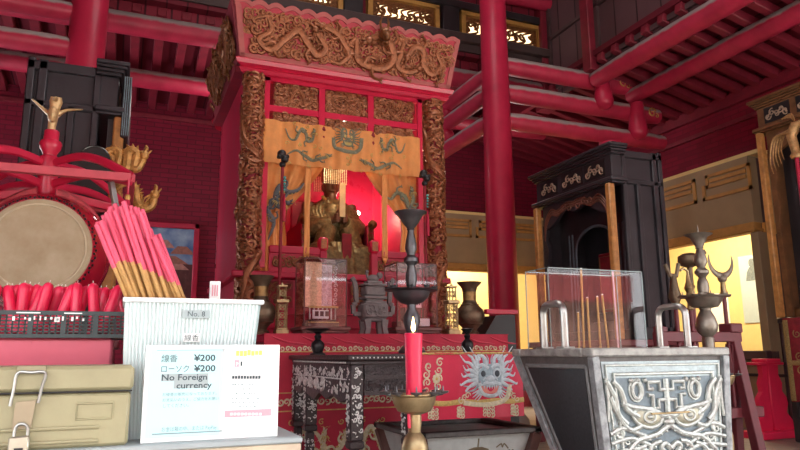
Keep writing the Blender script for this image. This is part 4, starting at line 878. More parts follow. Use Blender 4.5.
for z, r in ((AZ-.125, .018), (AZ-.40, .018), (AZ-.52, .012)):
    m.line(ff, [(.02+k*(W-.04)/60, z) for k in range(61)], .004, 1, .003)
for k in range(46):
    u = .04+k*(W-.08)/45; swirl(m, ff, u, AZ-.105, .018, k*2.1, 1.2, .28, 0, .003); swirl(m, ff, u, AZ-.46, .026, k*1.7, 1.2, .25, 0, .003)
m.build('floral_border', [CREAM, YELTH], t)
m = MB()
for k, (u, fl) in enumerate(((.14*W, 1), (.25*W, 1), (.41*W, -1), (.58*W, 1), (.76*W, -1))):
    f2 = Fr(ff.p(0, 0, .0), (1, 0, 0), (0, 0, 1)); dragon(m, ff, dpts(u+.0, AZ-.74, .38, .26, (0, 3)[k % 2], fl), .019, 0, .004, .35, 7, True, 1, 6)
    for j in range(5): swirl(m, ff, u+(j-2)*.07, AZ-.93+.33*(j % 2), .022, j, 1.2, .2, 1, .004)
m.build('dragon_embroidery', [CREAM, YELTH], t)
# ---------------------------------------------------------------- things on the main altar
def vase(px, yb, zt, s, lab, neck):
    p = atY(px, 300, yb); x = p.x
    t = thing('bronze_vase', lab, 'vase', (x, yb, AZ))
    prof = [(.055, .0), (.075, .005), (.078, .025), (.06, .04), (.065, .06), (.115, .11), (.135, .17), (.12, .225), (.075, .27), (.058, .31), (.056, .37), (.075, .43), (.108, .465), (.112, .475), (.095, .47), (.05, .40)]
    k = s/.475; MB().lathe((x, yb, AZ), [(r*k*neck, z*k) for r, z in prof], 28).build('body', BRONZE, t)
    for z in (.27, .1): MB().lathe((x, yb, AZ), [(.08*k*neck*(1 if z > .2 else 1.38), z*k-.006), (.084*k*neck*(1 if z > .2 else 1.38), z*k), (.08*k*neck*(1 if z > .2 else 1.38), z*k+.006)], 28, cap=False).build('raised_band', BRONZE, t)
    MB().lathe((x, yb, AZ), [(.0575*k*neck, .30*k), (.0595*k*neck, .32*k), (.0615*k*neck, .39*k), (.07*k*neck, .42*k)], 28, cap=False).build('gilt_neck_panel', mat('gilt_neck', (.32, .19, .07), .4, .55, .5, 20), t)
vase(261, 4.95, 0, .43, 'tall dark bronze vase left of the small lantern on the altar', .92)
vase(469.5, 4.95, 0, .44, 'round-bellied bronze vase before the lit opening right of the altar', 1.0)
def lantern(px, py0, py1, lab):
    p0, p1 = atY(px, py0, 4.85), atY(px, py1, 4.85); x, z0, y = p0.x, AZ, 4.85; Hh = p1.z-z0
    t = thing('openwork_lantern', lab, 'lantern', (x, y, z0)); s = Hh/.40
    m = MB().box(x-.05*s, x+.05*s, y-.05*s, y+.05*s, z0, z0+.035*s, b=.004).box(x-.042*s, x+.042*s, y-.042*s, y+.042*s, z0+.035*s, z0+.05*s, b=.003); m.build('base', BRASS, t)
    m = MB()
    for (q0, q1, w) in ((.05, .235, .034), (.265, .36, .026)):
        for sx in (-1, 1):
            for sy in (-1, 1): m.bar((x+sx*w*s, y+sy*w*s, z0+q0*s), (x+sx*w*s, y+sy*w*s, z0+q1*s), .008*s, .008*s)
        for k in range(3 if q1 < .3 else 1):
            for fr in (frontF(x, y-w*s, z0), leftF(x-w*s, y, z0), rightF(x+w*s, y, z0)):
                c = (q0+(q1-q0)*(k+.5)/(3 if q1 < .3 else 1))*s; m.line(fr, [(.022*s*math.cos(j*PI/6), c+.022*s*math.sin(j*PI/6)) for j in range(12)], .004*s, 0, 0, 1., 5, True); m.line(fr, [(-w*s, c-.03*s), (w*s, c+.03*s)], .003*s); m.line(fr, [(w*s, c-.03*s), (-w*s, c+.03*s)], .003*s)
    m.build('openwork', BRASS, t)
    MB().box(x-.05*s, x+.05*s, y-.05*s, y+.05*s, z0+.235*s, z0+.265*s, b=.006*s).build('lower_roof', BRASS, t)
    MB().box(x-.036*s, x+.036*s, y-.036*s, y+.036*s, z0+.36*s, z0+.375*s, b=.003).lathe((x, y, z0+.375*s), [(.02*s, 0), (.008*s, .012*s), (.0, .025*s)], 10).build('upper_roof', BRASS, t)
lantern(281, 330, 282, 'small openwork brass lantern beside the left vase on the altar')
lantern(452, 330, 283, 'small openwork brass lantern beside the round-bellied vase')
def case(pl, pc, pr, ytop, ybot, yn, lab, inside):
    """glass display case: near-left corner at pixel column pc"""
    c = atY(pc, 300, yn); x0 = c.x; x1 = atY(pr, 300, yn).x; y1 = atX(pl, 300, x0).y; z1 = atY(pc, ytop, yn).z; z0 = AZ+.06
    t = thing('glass_case', lab, 'display case', ((x0+x1)/2, (yn+y1)/2, AZ))
    m = MB().box(x0-.025, x1+.025, yn-.025, y1+.025, z0-.03, z0, b=.006).box(x0-.01, x1+.01, yn-.01, y1+.01, z0-.045, z0-.03)
    for x in (x0, x1):
        for y in (yn, y1): m.lathe((x, y, AZ), [(.02, 0), (.026, .006), (.016, .02)], 10)
    m.build('base', CASEW, t)
    m = MB(); e = .008
    for x in (x0, x1-e):
        for y in (yn, y1-e): m.box(x, x+e, y, y+e, z0, z1)
    m.box(x0, x1, yn, yn+e, z1-e, z1).box(x0, x1, y1-e, y1, z1-e, z1).box(x0, x0+e, yn, y1, z1-e, z1).box(x1-e, x1, yn, y1, z1-e, z1)
    m.build('frame', CASEW, t)
    MB().box(x0+.002, x1-.002, yn+.001, yn+.004, z0, z1).box(x0+.001, x0+.004, yn, y1, z0, z1).box(x1-.004, x1-.001, yn, y1, z0, z1).box(x0+.002, x1-.002, y1-.004, y1-.001, z0, z1).box(x0, x1, yn, y1, z1-.004, z1-.001).build('panes', GLASSC, t)
    xc, yc = (x0+x1)/2, (yn+y1)/2; w = (x1-x0)
    if inside == 'shrine':
        s = thing('model_shrine', 'small model with cream backboard, rail and plaque inside the left glass case', 'model', (xc, yc, z0))
        MB().box(xc-w*.36, xc+w*.36, yc-.1, yc+.1, z0, z0+.03, b=.004).box(xc-w*.3, xc+w*.3, yc-.08, yc+.08, z0+.03, z0+.055, b=.004).build('base', CASEW, s)
        MB().box(xc-w*.36, xc+w*.36, yc-.095, yc-.085, z0+.03, z0+.037).box(xc-w*.34, xc+w*.34, yc-.095, yc-.07, z0+.14, z0+.155).build('gold_rail', YELTH, s)
        MB().box(xc-w*.26, xc+w*.12, yc-.09, yc-.08, z0+.06, z0+.125).build('plaque', PWHITE, s)
        m = MB(); fr = frontF(xc-w*.24, yc-.091, z0+.07)
        for k in range(3): m.fbox(fr, .012+k*.04, .04+k*.04, .008, .045, 0, .002); 
        m.build('plaque_relief', CASEW, s)
        MB().box(xc-w*.44, xc-w*.02, yc-.05, yc-.03, z0+.15, z1-.02).build('backboard', mat('gold_brocade_board', (.80, .60, .36), .5, .1, .35, 60), s)
        m = MB(); fr = frontF(xc-w*.05, yc-.03, z0+.16)
        m.fbox(fr, 0, w*.28, 0, z1-z0-.2, 0, .01); m.build('silver_screen', mat('silver_cloth', (.62, .62, .66), .4, .3, .4, 60), s)
        m = MB(); fr = frontF(xc-w*.05, yc-.045, z0+.16)
        for j in range(9):
            for i in range(3): swirl(m, fr, .03+.045*i, .02+.034*j, .017, i+j, 1.2, .25)
        for k in range(7): m.lathe((xc-w*.32+k*w*.1, yc-.083, z0+.055), [(.006, 0), (.008, .03), (.005, .06), (.006, .085)], 8)
        m.build('ornament', mat('pale_ornament', (.6, .55, .52), .45, .2, .3, 60), s)
    else:
        s = thing('model_shrine', 'small white-plaqued model inside the right glass case', 'model', (xc, yc, z0))
        MB().box(xc-w*.36, xc+w*.36, yc-.1, yc+.1, z0, z0+.05, b=.004).box(xc-w*.2, xc+w*.2, yc-.05, yc+.05, z0+.05, z0+.16, b=.004).build('base', CASEW, s)
        MB().box(xc-w*.02, xc+w*.2, yc-.06, yc-.05, z0+.16, z0+.32).box(xc+w*.02, xc+w*.34, yc-.11, yc-.10, z0+.01, z0+.07).build('plaque', PWHITE, s)
        m = MB(); fr = frontF(xc-w*.02, yc-.061, z0+.16)
        for k in range(4): m.fbox(fr, .015+.02*k, .025+.02*k, .02, .13, 0, .002)
        m.build('plaque_lettering', INK, s)
    return t
case(295, 304, 347, 257, 320, 4.86, 'glass display case with cream panels left of the stone burner', 'shrine')
case(384, 397, 437.5, 262, 322, 4.86, 'glass display case behind the tall black candlestick', 'plain')
# grey stone incense burner with tall handles and a lion lid
bp = atY(373, 300, 4.88); bx_, by_ = bp.x, 4.88; bs = (atY(373, 272, by_).z-AZ)
t = thing('incense_burner', 'grey stone incense burner with tall scrolled handles between the glass cases', 'burner', (bx_, by_, AZ)); k = bs/.43
STONE = mat('grey_carved_stone', (.17, .15, .15), .75, var=.25, scale=14, bump=.3)
for sx in (-1, 1):
    for sy in (-1, 1): MB().prism(frontF(bx_, by_+sy*.055*k-.01, AZ), [(sx*.04*k, .1*k), (sx*.085*k, .1*k), (sx*.075*k, .04*k), (sx*.088*k, 0), (sx*.05*k, 0), (sx*.042*k, .05*k)], -.015, .015).build('foot', STONE, t)
m = MB(); sq = lambda w, z0, z1: m.box(bx_-w*k, bx_+w*k, by_-w*.8*k, by_+w*.8*k, AZ+z0*k, AZ+z1*k, b=.012*k)
for w, z0, z1 in ((.075, .09, .11), (.09, .11, .21), (.078, .21, .225), (.06, .225, .24), (.082, .24, .26), (.074, .26, .33), (.08, .33, .345), (.055, .345, .365)): sq(w, z0, z1)
fr = frontF(bx_, by_-.072*k, AZ); fill(m, fr, -.075*k, .075*k, .12*k, .2*k, 10, .022*k, 1, 0, .0)
m.build('body', STONE, t)
for s in (-1, 1):
    m = MB(); fr = frontF(bx_, by_, AZ); P = [(s*.09*k, .14*k), (s*.14*k, .14*k), (s*.145*k, .20*k), (s*.12*k, .215*k), (s*.125*k, .30*k), (s*.135*k, .36*k), (s*.155*k, .385*k)]
    for a, b in zip(P, P[1:]): m.bar(fr.p(*a), fr.p(*b), .03*k, .026*k, up=(0, 1, 0))
    m.build('handle', STONE, t)
m = MB(); m.ell((bx_, by_, AZ+.385*k), (.045*k, 0, 0), (0, .03*k, 0), (0, 0, .028*k)); m.ball((bx_+.045*k, by_-.01, AZ+.405*k), .024*k); m.ball((bx_-.045*k, by_, AZ+.43*k), .014*k); m.tube([(bx_-.04*k, by_, AZ+.39*k), (bx_-.05*k, by_, AZ+.42*k)], .009*k)
m.build('lion_finial', STONE, t)
# dark staffs standing in front of the shrine posts
for px, yt, lab, full in ((283, 150, 'thin dark staff with a black knotted head before the left curtain', 1), (424.5, 170, 'thin dark staff with a black head before the right carved post', 0)):
    p = atY(px, yt, 5.75); x, y = p.x, 5.75; t = thing('ritual_staff', lab, 'staff', (x, y, AZ))
    MB().lathe((x, y, AZ), [(.05, 0), (.05, .02), (.02, .03), (.015, .06), (.015, p.z-AZ-.08)], 10).build('shaft', REDDK, t)
    m = MB(); z = p.z-.06; m.ball((x-.01, y, z+.02), .042).ball((x+.015, y-.02, z-.03), .036).ball((x, y, z-.075), .03).box(x-.05, x+.055, y-.03, y+.03, z-.02, z+.015, b=.01); m.build('head', BLACK, t)
    m = MB()
    for k in range(5): m.ball((x+.018, y-.02, z-.2-.028*k), .013-.001*k)
    m.build('cord_knot', TURQ, t); MB().lathe((x+.018, y-.02, z-.6), [(.016, 0), (.018, .12), (.006, .25)], 10).build('tassel', RED, t)
# ---------------------------------------------------------------- carved black table with mother-of-pearl
TX0, TX1, TY0, TY1, TZ_ = 1.08, 2.42, 3.30, 4.57, .945
CARV = mat('carved_black_wood', (.04, .028, .03), .38, var=.3, scale=30, bump=.5, bscale=70)
t = thing('carved_altar_table', 'black carved altar table inlaid with mother-of-pearl before the red altar', 'table', ((TX0+TX1)/2, (TY0+TY1)/2, 0))
MB().box(TX0-.02, TX1+.02, TY0-.02, TY1+.02, TZ_-.03, TZ_, b=.008).box(TX0-.0, TX1+.0, TY0-.0, TY1+.0, TZ_-.05, TZ_-.03, b=.004).build('tabletop', CARV, t)
def inlay(mb, fr, u0, u1, v0, v1, n, seed, r=.011, w=.003):
    R = random.Random(seed)
    for i in range(n):
        u, v = R.uniform(u0, u1), R.uniform(v0, v1)
        if i % 3 == 0: swirl(mb, fr, u, v, r*1.25, R.uniform(0, 6), 1.1, .3, 0, w, 1, 4)
        else:
            a = R.uniform(0, 6.3); mb.prism(fr, [(u+r*.6*math.cos(a+j*1.57)*(1.1 if j % 2 else .5), v+r*.6*math.sin(a+j*1.57)*(1.1 if j % 2 else .5)) for j in range(4)], w-.003, w+.001)
def leg(x, y, inl):
    w = .036; m = MB().box(x-w, x+w, y-w, y+w, .52, TZ_-.05, b=.006).box(x-w*1.1, x+w*1.1, y-w*1.1, y+w*1.1, .48, .52, b=.008).box(x-w*.72, x+w*.72, y-w*.72, y+w*.72, .06, .48, b=.012).box(x-w*1.3, x+w*1.3, y-w*1.3, y+w*1.3, 0, .06, b=.012)
    o = m.build('leg', CARV, t); m = MB()
    for fr in (frontF(x, y-w-.001, 0), leftF(x-w-.001, y, 0)):
        inlay(m, fr, -w*.8, w*.8, .54, TZ_-.06, 46, int(x*100), .010); 
    for fr in (frontF(x, y-w*.72-.001, 0), leftF(x-w*.72-.001, y, 0)): inlay(m, fr, -w*.5, w*.5, .1, .46, 34, int(x*77), .008)
    m.build('inlay_pattern', MOP, o)
xm = TX0+.345
for x, y in ((TX0+.04, TY0+.04), (xm, TY0+.04), (TX1-.04, TY0+.04), (TX0+.04, TY1-.04), (TX1-.04, TY1-.04), (TX0+.04, 4.22)): leg(x, y, 1)
fl = leftF(TX0, TY1-.04, 0); L = TY1-TY0-.08
m = MB().prism(fl, [(.03, TZ_-.05), (.03, .72), (.15, .70), (.25, .74), (.40, .70), (.52, .68), (.64, .73), (.78, .70), (.9, .73), (1.05, .70), (L-.03, .72), (L-.03, TZ_-.05)], -.03, -.005); o = m.build('side_apron', CARV, t)
m = MB(); inlay(m, fl, .04, L-.04, .745, .80, 70, 5, .013, -.001); inlay(m, fl, .04, L-.04, .83, TZ_-.07, 90, 6, .012, -.001); 
for k in range(40): m.ball(fl.p(.03+k*(L-.06)/39, TZ_-.04, .004), .0055, 0, 6, 4); m.ball(fl.p(.03+k*(L-.06)/39, TZ_-.125, .0), .005, 0, 6, 4)
for k in range(5): swirl(m, fl, .2+.13*k, .79, .045, k, 1.3, .2, 0, .0)
m.build('inlay_pattern', MOP, o)
f_ = frontF(TX0+.04, TY0+.008, 0); 
for a, b in ((.04, .305-.0), (.345+.0, 1.26)):
    m = MB().fbox(f_, a, b, .83, TZ_-.05, -.02, .0).fbox(f_, a, b, .755, .82, -.02, -.004).fbox(f_, a, b, .82, .84, -.02, .008).fbox(f_, a, b, .74, .76, -.02, .004)
    fill(m, f_, a, b, .835, TZ_-.055, int(90*(b-a)/.3), .018, 2, 0, -.002, .3, 5); fill(m, f_, a, b, .755, .825, int(60*(b-a)/.3), .018, 3, 0, -.006, .3, 5)
    m.build('front_apron', CARV, t)
m = MB()
for k in range(60): m.ball((TX0+.01+k*(TX1-TX0-.02)/59, TY0-.021, TZ_-.015), .0045, 0, 6, 4)
m.build('pearl_edge', MOP, t)
def pewter_stick(x, y, z, zt, rt, rb, lab, candles, stand_prof=None, nm='pewter_candlestick'):
    """zt = height of bowl rim above z; rt tray radius, rb bowl radius; tray at 44% of the height"""
    t = thing(nm, lab, 'candlestick', (x, y, z)); h = zt; tz = h*.44
    MB().lathe((x, y, z), [(rb*.75, 0), (rb*.8, h*.02), (rb*.5, h*.06), (rb*.22, h*.09), (rb*.35, h*.16), (rb*.5, h*.22), (rb*.48, h*.26), (rb*.24, h*.31), (rb*.30, tz-h*.06)], 28).build('foot', PEWTER, t)
    o = MB().lathe((x, y, z), [(rb*.30, tz-h*.10), (rt*.42, tz-h*.085), (rt*.62, tz-h*.05), (rt*.70, tz-h*.012), (rt*.97, tz-h*.003), (rt, tz+h*.004), (rt*.97, tz+h*.006), (rt*.2, tz+h*.002)], 36).build('tray', PEWTER, t)
    for k in range(8):
        a = k*PI/4+.3; m = MB().lathe((x+rt*.86*math.cos(a), y+rt*.86*math.sin(a), z+tz), [(rt*.05, 0), (rt*.12, h*.018), (rt*.13, h*.024), (rt*.02, h*.026), (rt*.012, h*.06), (0, h*.075)], 12); m.build('candle_pricket', PEWTER, o)
    s = tz; g = h-tz
    MB().lathe((x, y, z+s), [(rb*.34, 0), (rb*.36, g*.03), (rb*.27, g*.05), (rb*.34, g*.12), (rb*.33, g*.2), (rb*.22, g*.30), (rb*.26, g*.32), (rb*.42, g*.36), (rb*.42, g*.40), (rb*.24, g*.44), (rb*.25, g*.46), (rb*.36, g*.52), (rb*.34, g*.58), (rb*.2, g*.72), (rb*.19, g*.76), (rb*.25, g*.77), (rb*.2, g*.79)], 24).build('stem', PEWTER, t)
    MB().lathe((x, y, z+s), [(rb*.2, g*.78), (rb*.34, g*.82), (rb*.55, g*.88), (rb*.72, g*.95), (rb*.98, g*.985), (rb, g*.995), (rb*.95, g*1.0), (rb*.6, g*.97), (rb*.06, g*.965), (rb*.04, g*1.07), (0, g*1.12)], 28).build('bowl', PEWTER, t)
    return t
p = atY(410.5, 212, 3.72); pewter_stick(p.x, 3.72, TZ_, p.z-TZ_, .165, .103, 'tall black pewter candlestick behind the red candle', 0)
for px, lab in ((318, 'short black candlestick with flat tray below the left glass case'), (467, 'short black candlestick below the round-bellied vase')):
    p = atY(px, 329, 4.12); x, y = p.x, 4.12; t = thing('short_candlestick', lab, 'candlestick', (x, y, TZ_)); h = p.z-TZ_
    MB().lathe((x, y, TZ_), [(.05, 0), (.05, .008), (.03, .016), (.042, h*.3), (.04, h*.45), (.016, h*.6), (.024, h*.72), (.014, h*.8), (.03, h*.9)], 20).build('stem', BLACK, t)
    w = .085 if px < 400 else .045; MB().lathe((x, y, TZ_), [(.03, h*.88), (w*.8, h*.95), (w, h), (w*.9, h+.004), (.0, h+.002)], 24).build('tray', BLACK, t)
# ---------------------------------------------------------------- dragon-face cloth and pagoda box
CXa, CXb = atY(419, 380, 3.26).x, atY(523, 380, 3.26).x; CZ0 = atY(440, 420, 3.26).z; W = CXb-CXa
cf = FoldF((CXa, 3.262, 0), (1, 0, 0), (0, 0, 1), lambda u, v: .008*math.sin(14*u+2*v)*(1-.0)+.006*math.sin(31*u+1))
t = thing('dragon_cloth', 'bright red cloth embroidered with a pale blue dragon face, hanging from the carved table', 'cloth', (CXa+W/2, 3.26, CZ0))
m = MB().grid(lambda a, b: cf.p(a*W, CZ0+b*(TZ_+.002-CZ0)), 60, 16).grid(lambda a, b: cf.p(a*W, CZ0+b*(TZ_+.002-CZ0), -.006), 60, 2).box(CXa, CXb, 3.255, 3.62, TZ_+.001, TZ_+.005)
m.build('cloth', mat('bright_red_satin', (.62, .012, .06), .5, var=.08, scale=6, sheen=.3, bump=.12, bscale=160), t, 80)
m = MB(); zt = TZ_; sc = (zt-CZ0); fu = W*.66; fv = CZ0+sc*.63; fs = sc*.62
for sg in (-1, 1):
    for k in range(9):
        a = math.radians(-50+k*17); p0 = (fu+sg*.28*fs, fv-.15*fs+.05*k*fs); L = fs*(.42+.08*math.sin(k*2.3))
        m.line(cf, spl([p0, (p0[0]+sg*L*.5*math.cos(a), p0[1]+L*.5*math.sin(a)), (p0[0]+sg*L*math.cos(a+.35), p0[1]+L*math.sin(a+.35))], 5), [.045*fs*(1-.08*i) for i in range(11)], 4, .001)
    for k in range(3): m.line(cf, spl([(fu+sg*(.06+.05*k)*fs, fv+.34*fs), (fu+sg*(.04+.07*k)*fs, fv+.46*fs), (fu+sg*(.10+.07*k)*fs, fv+.58*fs)], 4), [.03*fs*(1-.09*i) for i in range(9)], 4, .001)
m.ell(cf.p(fu, fv+.04*fs, .001), cf.U*(.34*fs), cf.Vv*(.30*fs), cf.N*.001, 4, 20, 6)
beastface(m, cf, fu, fv, fs, 0, 1, 2, .003)
m.line(cf, spl([(fu-fs*.75, fv-fs*.62), (fu-fs*.3, fv-fs*.68), (fu+fs*.1, fv-fs*.66), (fu+fs*.5, fv-fs*.55), (fu+fs*.62, fv-fs*.2)], 6), .014, 3, .003, .3)
for sg in (-1, 1):
    for k in range(3): swirl(m, cf, fu+sg*fs*(.62+.1*k), fv-fs*(.45+.06*k), .018, k, 1.2, .22, 3, .003)
m.build('dragon_face', [PALEEMB, mat('dark_eye_thread', (.04, .05, .06), .5, var=0), mat('salmon_thread', (.72, .25, .20), .6, var=.1), CREAM, mat('steel_blue_thread', (.33, .42, .47), .6, var=.3, scale=60)], t)
m = MB(); R = random.Random(4)
for k in range(8): swirl(m, cf, W*(.07+.12*(k % 2))+R.uniform(-.01, .01), CZ0+sc*(.45+.06*k), .024, k*1.9, 1.3, .2, 0, .003, 1 if k % 2 else -1)
for k in range(8): a = k*PI/4; m.ell(cf.p(W*.16+.016*math.cos(a), CZ0+sc*.62+.016*math.sin(a), .004), (.010, 0, 0), (0, .003, 0), (0, 0, .010), 0, 8, 4)
m.ell(cf.p(W*.16, CZ0+sc*.62, .006), (.009, 0, 0), (0, .004, 0), (0, 0, .009), 1, 8, 4)
for k in range(4):
    u = W*(.12+.26*k); v = CZ0+sc*.10
    for j in range(9): swirl(m, cf, u+(j % 3-1)*.022*(1 if k % 2 == 0 else .6), v+(j//3-1)*.018, .013, j*2, 1.2, .3, 0, .003)
m.line(cf, [(W*k/40, CZ0+sc*(.25+.01*math.sin(k*.5))) for k in range(41)], .0135, 1, .002, .2)
m.build('floral_embroidery', [CREAM, YELTH], t)
m = MB()
for k in range(14): m.tube([cf.p(W*(.015+k*.072), TZ_+.002, .004), cf.p(W*(.05+k*.072), TZ_+.004, .006), cf.p(W*(.08+k*.072), TZ_+.002, .004)], .006, 6)
m.build('gold_fringe', YELTH, t)
def funnel(mb, x0, x1, y0, y1, zt, zb, ins, m=0, th=.02):
    o = [(x0, y0), (x1, y0), (x1, y1), (x0, y1)]; i = [(x0+ins, y0+ins), (x1-ins, y0+ins), (x1-ins, y1-ins), (x0+ins, y1-ins)]
    mb.hexa([(a, b, zb) for a, b in i]+[(a, b, zt) for a, b in o], m)
BX0, BX1, BY0, BY1, BZ = 1.50, 2.30, 3.42, 4.1, .525
t = thing('offering_box', 'pale offering box painted with a pagoda beneath the dragon cloth', 'box', ((BX0+BX1)/2, (BY0+BY1)/2, 0))
m = MB(); funnel(m, BX0+.04, BX1-.04, BY0+.04, BY1-.04, BZ-.03, .02, .13); m.build('panels', PALEPAN, t)
m = MB(); m.box(BX0, BX1, BY0, BY0+.06, BZ-.03, BZ, b=.006).box(BX0, BX1, BY1-.06, BY1, BZ-.03, BZ, b=.006).box(BX0, BX0+.06, BY0, BY1, BZ-.03, BZ, b=.006).box(BX1-.06, BX1, BY0, BY1, BZ-.03, BZ, b=.006).build('rim', BOXWD, t)
for sx, x, xi in ((0, BX0+.03, BX0+.16), (1, BX1-.03, BX1-.16)):
    for y, yi in ((BY0+.03, BY0+.16), (BY1-.03, BY1-.16)): MB().bar((x, y, BZ-.03), (xi, yi, 0), .06, .06, 0, (0, 1, 0)).build('corner_post', mat('reddish_box_wood', (.13, .055, .045), .5, var=.3), t)
tf = Fr((BX0+.04, BY0+.04, BZ-.03), (1, 0, 0), (0, -.13, .475)); Wp = BX1-BX0-.08
m = MB(); uc = Wp*.5
for k in range(4): w = .11-.018*k; v = -.30+.065*k; m.prism(tf, [(uc-w, v), (uc-w-.015, v+.02), (uc-w*.45, v+.035), (uc+w*.45, v+.035), (uc+w+.015, v+.02), (uc+w, v)], 0, .004); m.fbox(tf, uc-w*.5, uc+w*.5, v-.03, v, 0, .003)
m.line(tf, [(uc, -.08), (uc, -.02)], .005)
for u, v in ((.17, -.1), (.22, -.13), (Wp-.2, -.08), (Wp-.14, -.12)): m.line(tf, spl([(u-.04, v), (u-.01, v+.02), (u, v), (u+.01, v+.02), (u+.04, v-.01)], 4), .004)
m.build('painted_pagoda', mat('faded_brown_paint', (.17, .13, .075), .6, var=.3), t)
# ---------------------------------------------------------------- brass pricket stands, one with the burning candle
def brass_stand(x, y, zp, lab, r=.068):
    t = thing('brass_candle_stand', lab, 'candle stand', (x, y, 0))
    MB().lathe((x, y, 0), [(.13, 0), (.13, .02), (.07, .05), (.025, .1), (.03, .3), (.02, .4), (.035, .46), (.035, zp-.30), (.022, zp-.26), (.024, zp-.22), (.036, zp-.20), (.038, zp-.15), (.03, zp-.125), (.018, zp-.11), (.021, zp-.085), (.02, zp-.055)], 24).build('stem', BRASS, t)
    MB().lathe((x, y, 0), [(.02, zp-.062), (r*.7, zp-.052), (r*.88, zp-.03), (r*.92, zp-.012), (r*1.02, zp-.008), (r*1.02, zp-.004), (r*.85, zp-.006), (.0, zp-.02)], 30).build('bowl', BRASS, t)
    for k in range(9):
        a = k*2*PI/9+.2; q = r*1.22; c = V((x+q*math.cos(a), y+q*math.sin(a), zp))
        o = MB().lathe(c, [(.002, -.006), (.015, -.002), (.0175, .003), (.003, .003), (.0016, .016), (0, .02)], 12).tube([c+V((0, 0, -.004)), V((x+r*.9*math.cos(a), y+r*.9*math.sin(a), zp-.008))], .004, 6).build('pricket_cup', PEWTER, t)
    return t
qx = atY(414, 392, 1.80); CX, CY, CZ_ = qx.x, 1.80, qx.z
brass_stand(CX, CY, CZ_, 'aged brass pricket stand carrying the lit red candle')
t = thing('red_candle', 'thick lit red candle standing on the brass pricket stand', 'candle', (CX-.0, CY, CZ_-.005)); zc = CZ_-.012; hc_ = atY(413, 333, 1.8).z-zc
MB().lathe((CX, CY, zc), [(.0225, 0), (.0235, .01), (.0240, hc_*.5), (.0262, hc_-.01), (.0275, hc_-.002), (.024, hc_), (.012, hc_-.012), (0, hc_-.014)], 28).tube(spl([(CX-.0215, CY-.011, zc+.02), (CX-.023, CY-.013, zc-.03), (CX-.022, CY-.014, zc-.085)], 4), [.004, .004, .004, .004, .005, .005, .005, .005, .004], 8).build('wax', WAX, t)
MB().tube([(CX, CY, zc+hc_-.015), (CX+.001, CY, zc+hc_+.008)], .0016, 6).build('wick', BLACK, t)
MB().lathe((CX, CY, zc+hc_), [(0, .002), (.005, .008), (.0062, .016), (.004, .03), (0, .048)], 14).build('flame', mat('candle_flame', (1, .8, .4), .5, var=0, emit=(1., .66, .25), estr=9), t)
q2 = atY(720, 374, 2.62); brass_stand(q2.x, 2.62, q2.z, 'brass pricket stand half hidden by the right side of the incense box', .075)
# ---------------------------------------------------------------- incense box with windbreak
IX0, IX1, IY0, IY1, IZ = 1.725, 2.465, 2.2, 2.80, .966
t = thing('incense_box', 'large dark incense box with embossed pewter beast-mask front', 'incense box', ((IX0+IX1)/2, (IY0+IY1)/2, 0))
IB0 = .40; INX, INB = .045, .30
def boxpt(x, y, z): k = (IZ-.035-z)/(IZ-.035-IB0); return x+(INX*k*(1 if x < 2.1 else -1)), y-(0 if y < 2.5 else INB*k), z
m = MB().box(IX0, IX1, IY0, IY0+.07, IZ-.035, IZ, b=.006).box(IX0, IX1, IY1-.07, IY1, IZ-.035, IZ, b=.006).box(IX0, IX0+.07, IY0+.07, IY1-.07, IZ-.035, IZ, b=.006).box(IX1-.07, IX1, IY0+.07, IY1-.07, IZ-.035, IZ, b=.006); m.build('rim', mat('pale_worn_rim', (.36, .36, .34), .5, .2, .4, 20, .25), t)
MB().box(IX0+.07, IX1-.07, IY0+.07, IY1-.07, IZ-.06, IZ-.012).build('ash_bed', ASH, t)
m = MB(); x0, x1, y0, y1 = IX0+.02, IX1-.02, IY0+.02, IY1-.02
m.hexa([boxpt(x, y, IB0) for x, y in ((x0, y0), (x1, y0), (x1, y1), (x0, y1))]+[boxpt(x, y, IZ-.035) for x, y in ((x0, y0), (x1, y0), (x1, y1), (x0, y1))]); m.build('body', BOXWD, t)
MB().box(x0+.06, x1-.06, y0+.03, y0+.28, 0, IB0, b=.01).build('stand', BOXWD, t)
zr = IZ-.035; zb0 = zr-IB0; sl = INX/zb0
lf_ = Fr((x0, y1, zr), (0, -1, 0), (-sl, 0, 1)); Ls = y1-y0; SLn = math.hypot(1, sl); Hs = zb0*SLn
def trap(L_, u, v, top): return (u+(L_-2*u)*0+0, v)
# left face: frame and speckled black panel (trapezoid, narrowing down)
def facepoly(L_, mar, vt, vb, side=False):
    s0, s1 = (INB/Hs, 0) if side else (sl/SLn, sl/SLn)
    return [(mar-vb*s0, vb), (L_-mar+vb*s1, vb), (L_-mar+vt*s1, vt), (mar-vt*s0, vt)]
MB().prism(lf_, facepoly(Ls, .06, -.05, -Hs+.03, True), .0, .006).build('side_panel', SLATE, t)
m = MB(); A = facepoly(Ls, .05, -.04, -Hs+.02, True)
for a, b in zip(A, A[1:]+A[:1]): m.line(lf_, [a, b], .009, 0, .004)
m.build('panel_moulding', mat('grey_moulding', (.22, .23, .23), .5, var=.3), t)
pf = Fr((x0, y0, zr), (1, 0, 0), (0, 0, 1)); Lp = x1-x0
pl = MB().prism(pf, facepoly(Lp, .03, -.02, -Hs+.01), .0, .006).build('pewter_front', SILVERP, t)
m = MB(); A = facepoly(Lp, .03, -.02, -Hs+.01)
MB().prism(pf, facepoly(Lp, .09, -.085, -.475), .006, .0075).build('dark_ground', mat('blue_grey_ground', (.17, .22, .25), .5, .35, .25, 30), pl)
def rib(P, r=.012, n=6, mm=0, ends=True): m.line(pf, spl(P, 5), r*1.05, mm, .012, .9, 8)
for A, r in ((facepoly(Lp, .045, -.035, -.498), .006), (facepoly(Lp, .08, -.07, -.485), .009)):
    m.line(pf, A+[A[0]], r, 0, .01, .8)
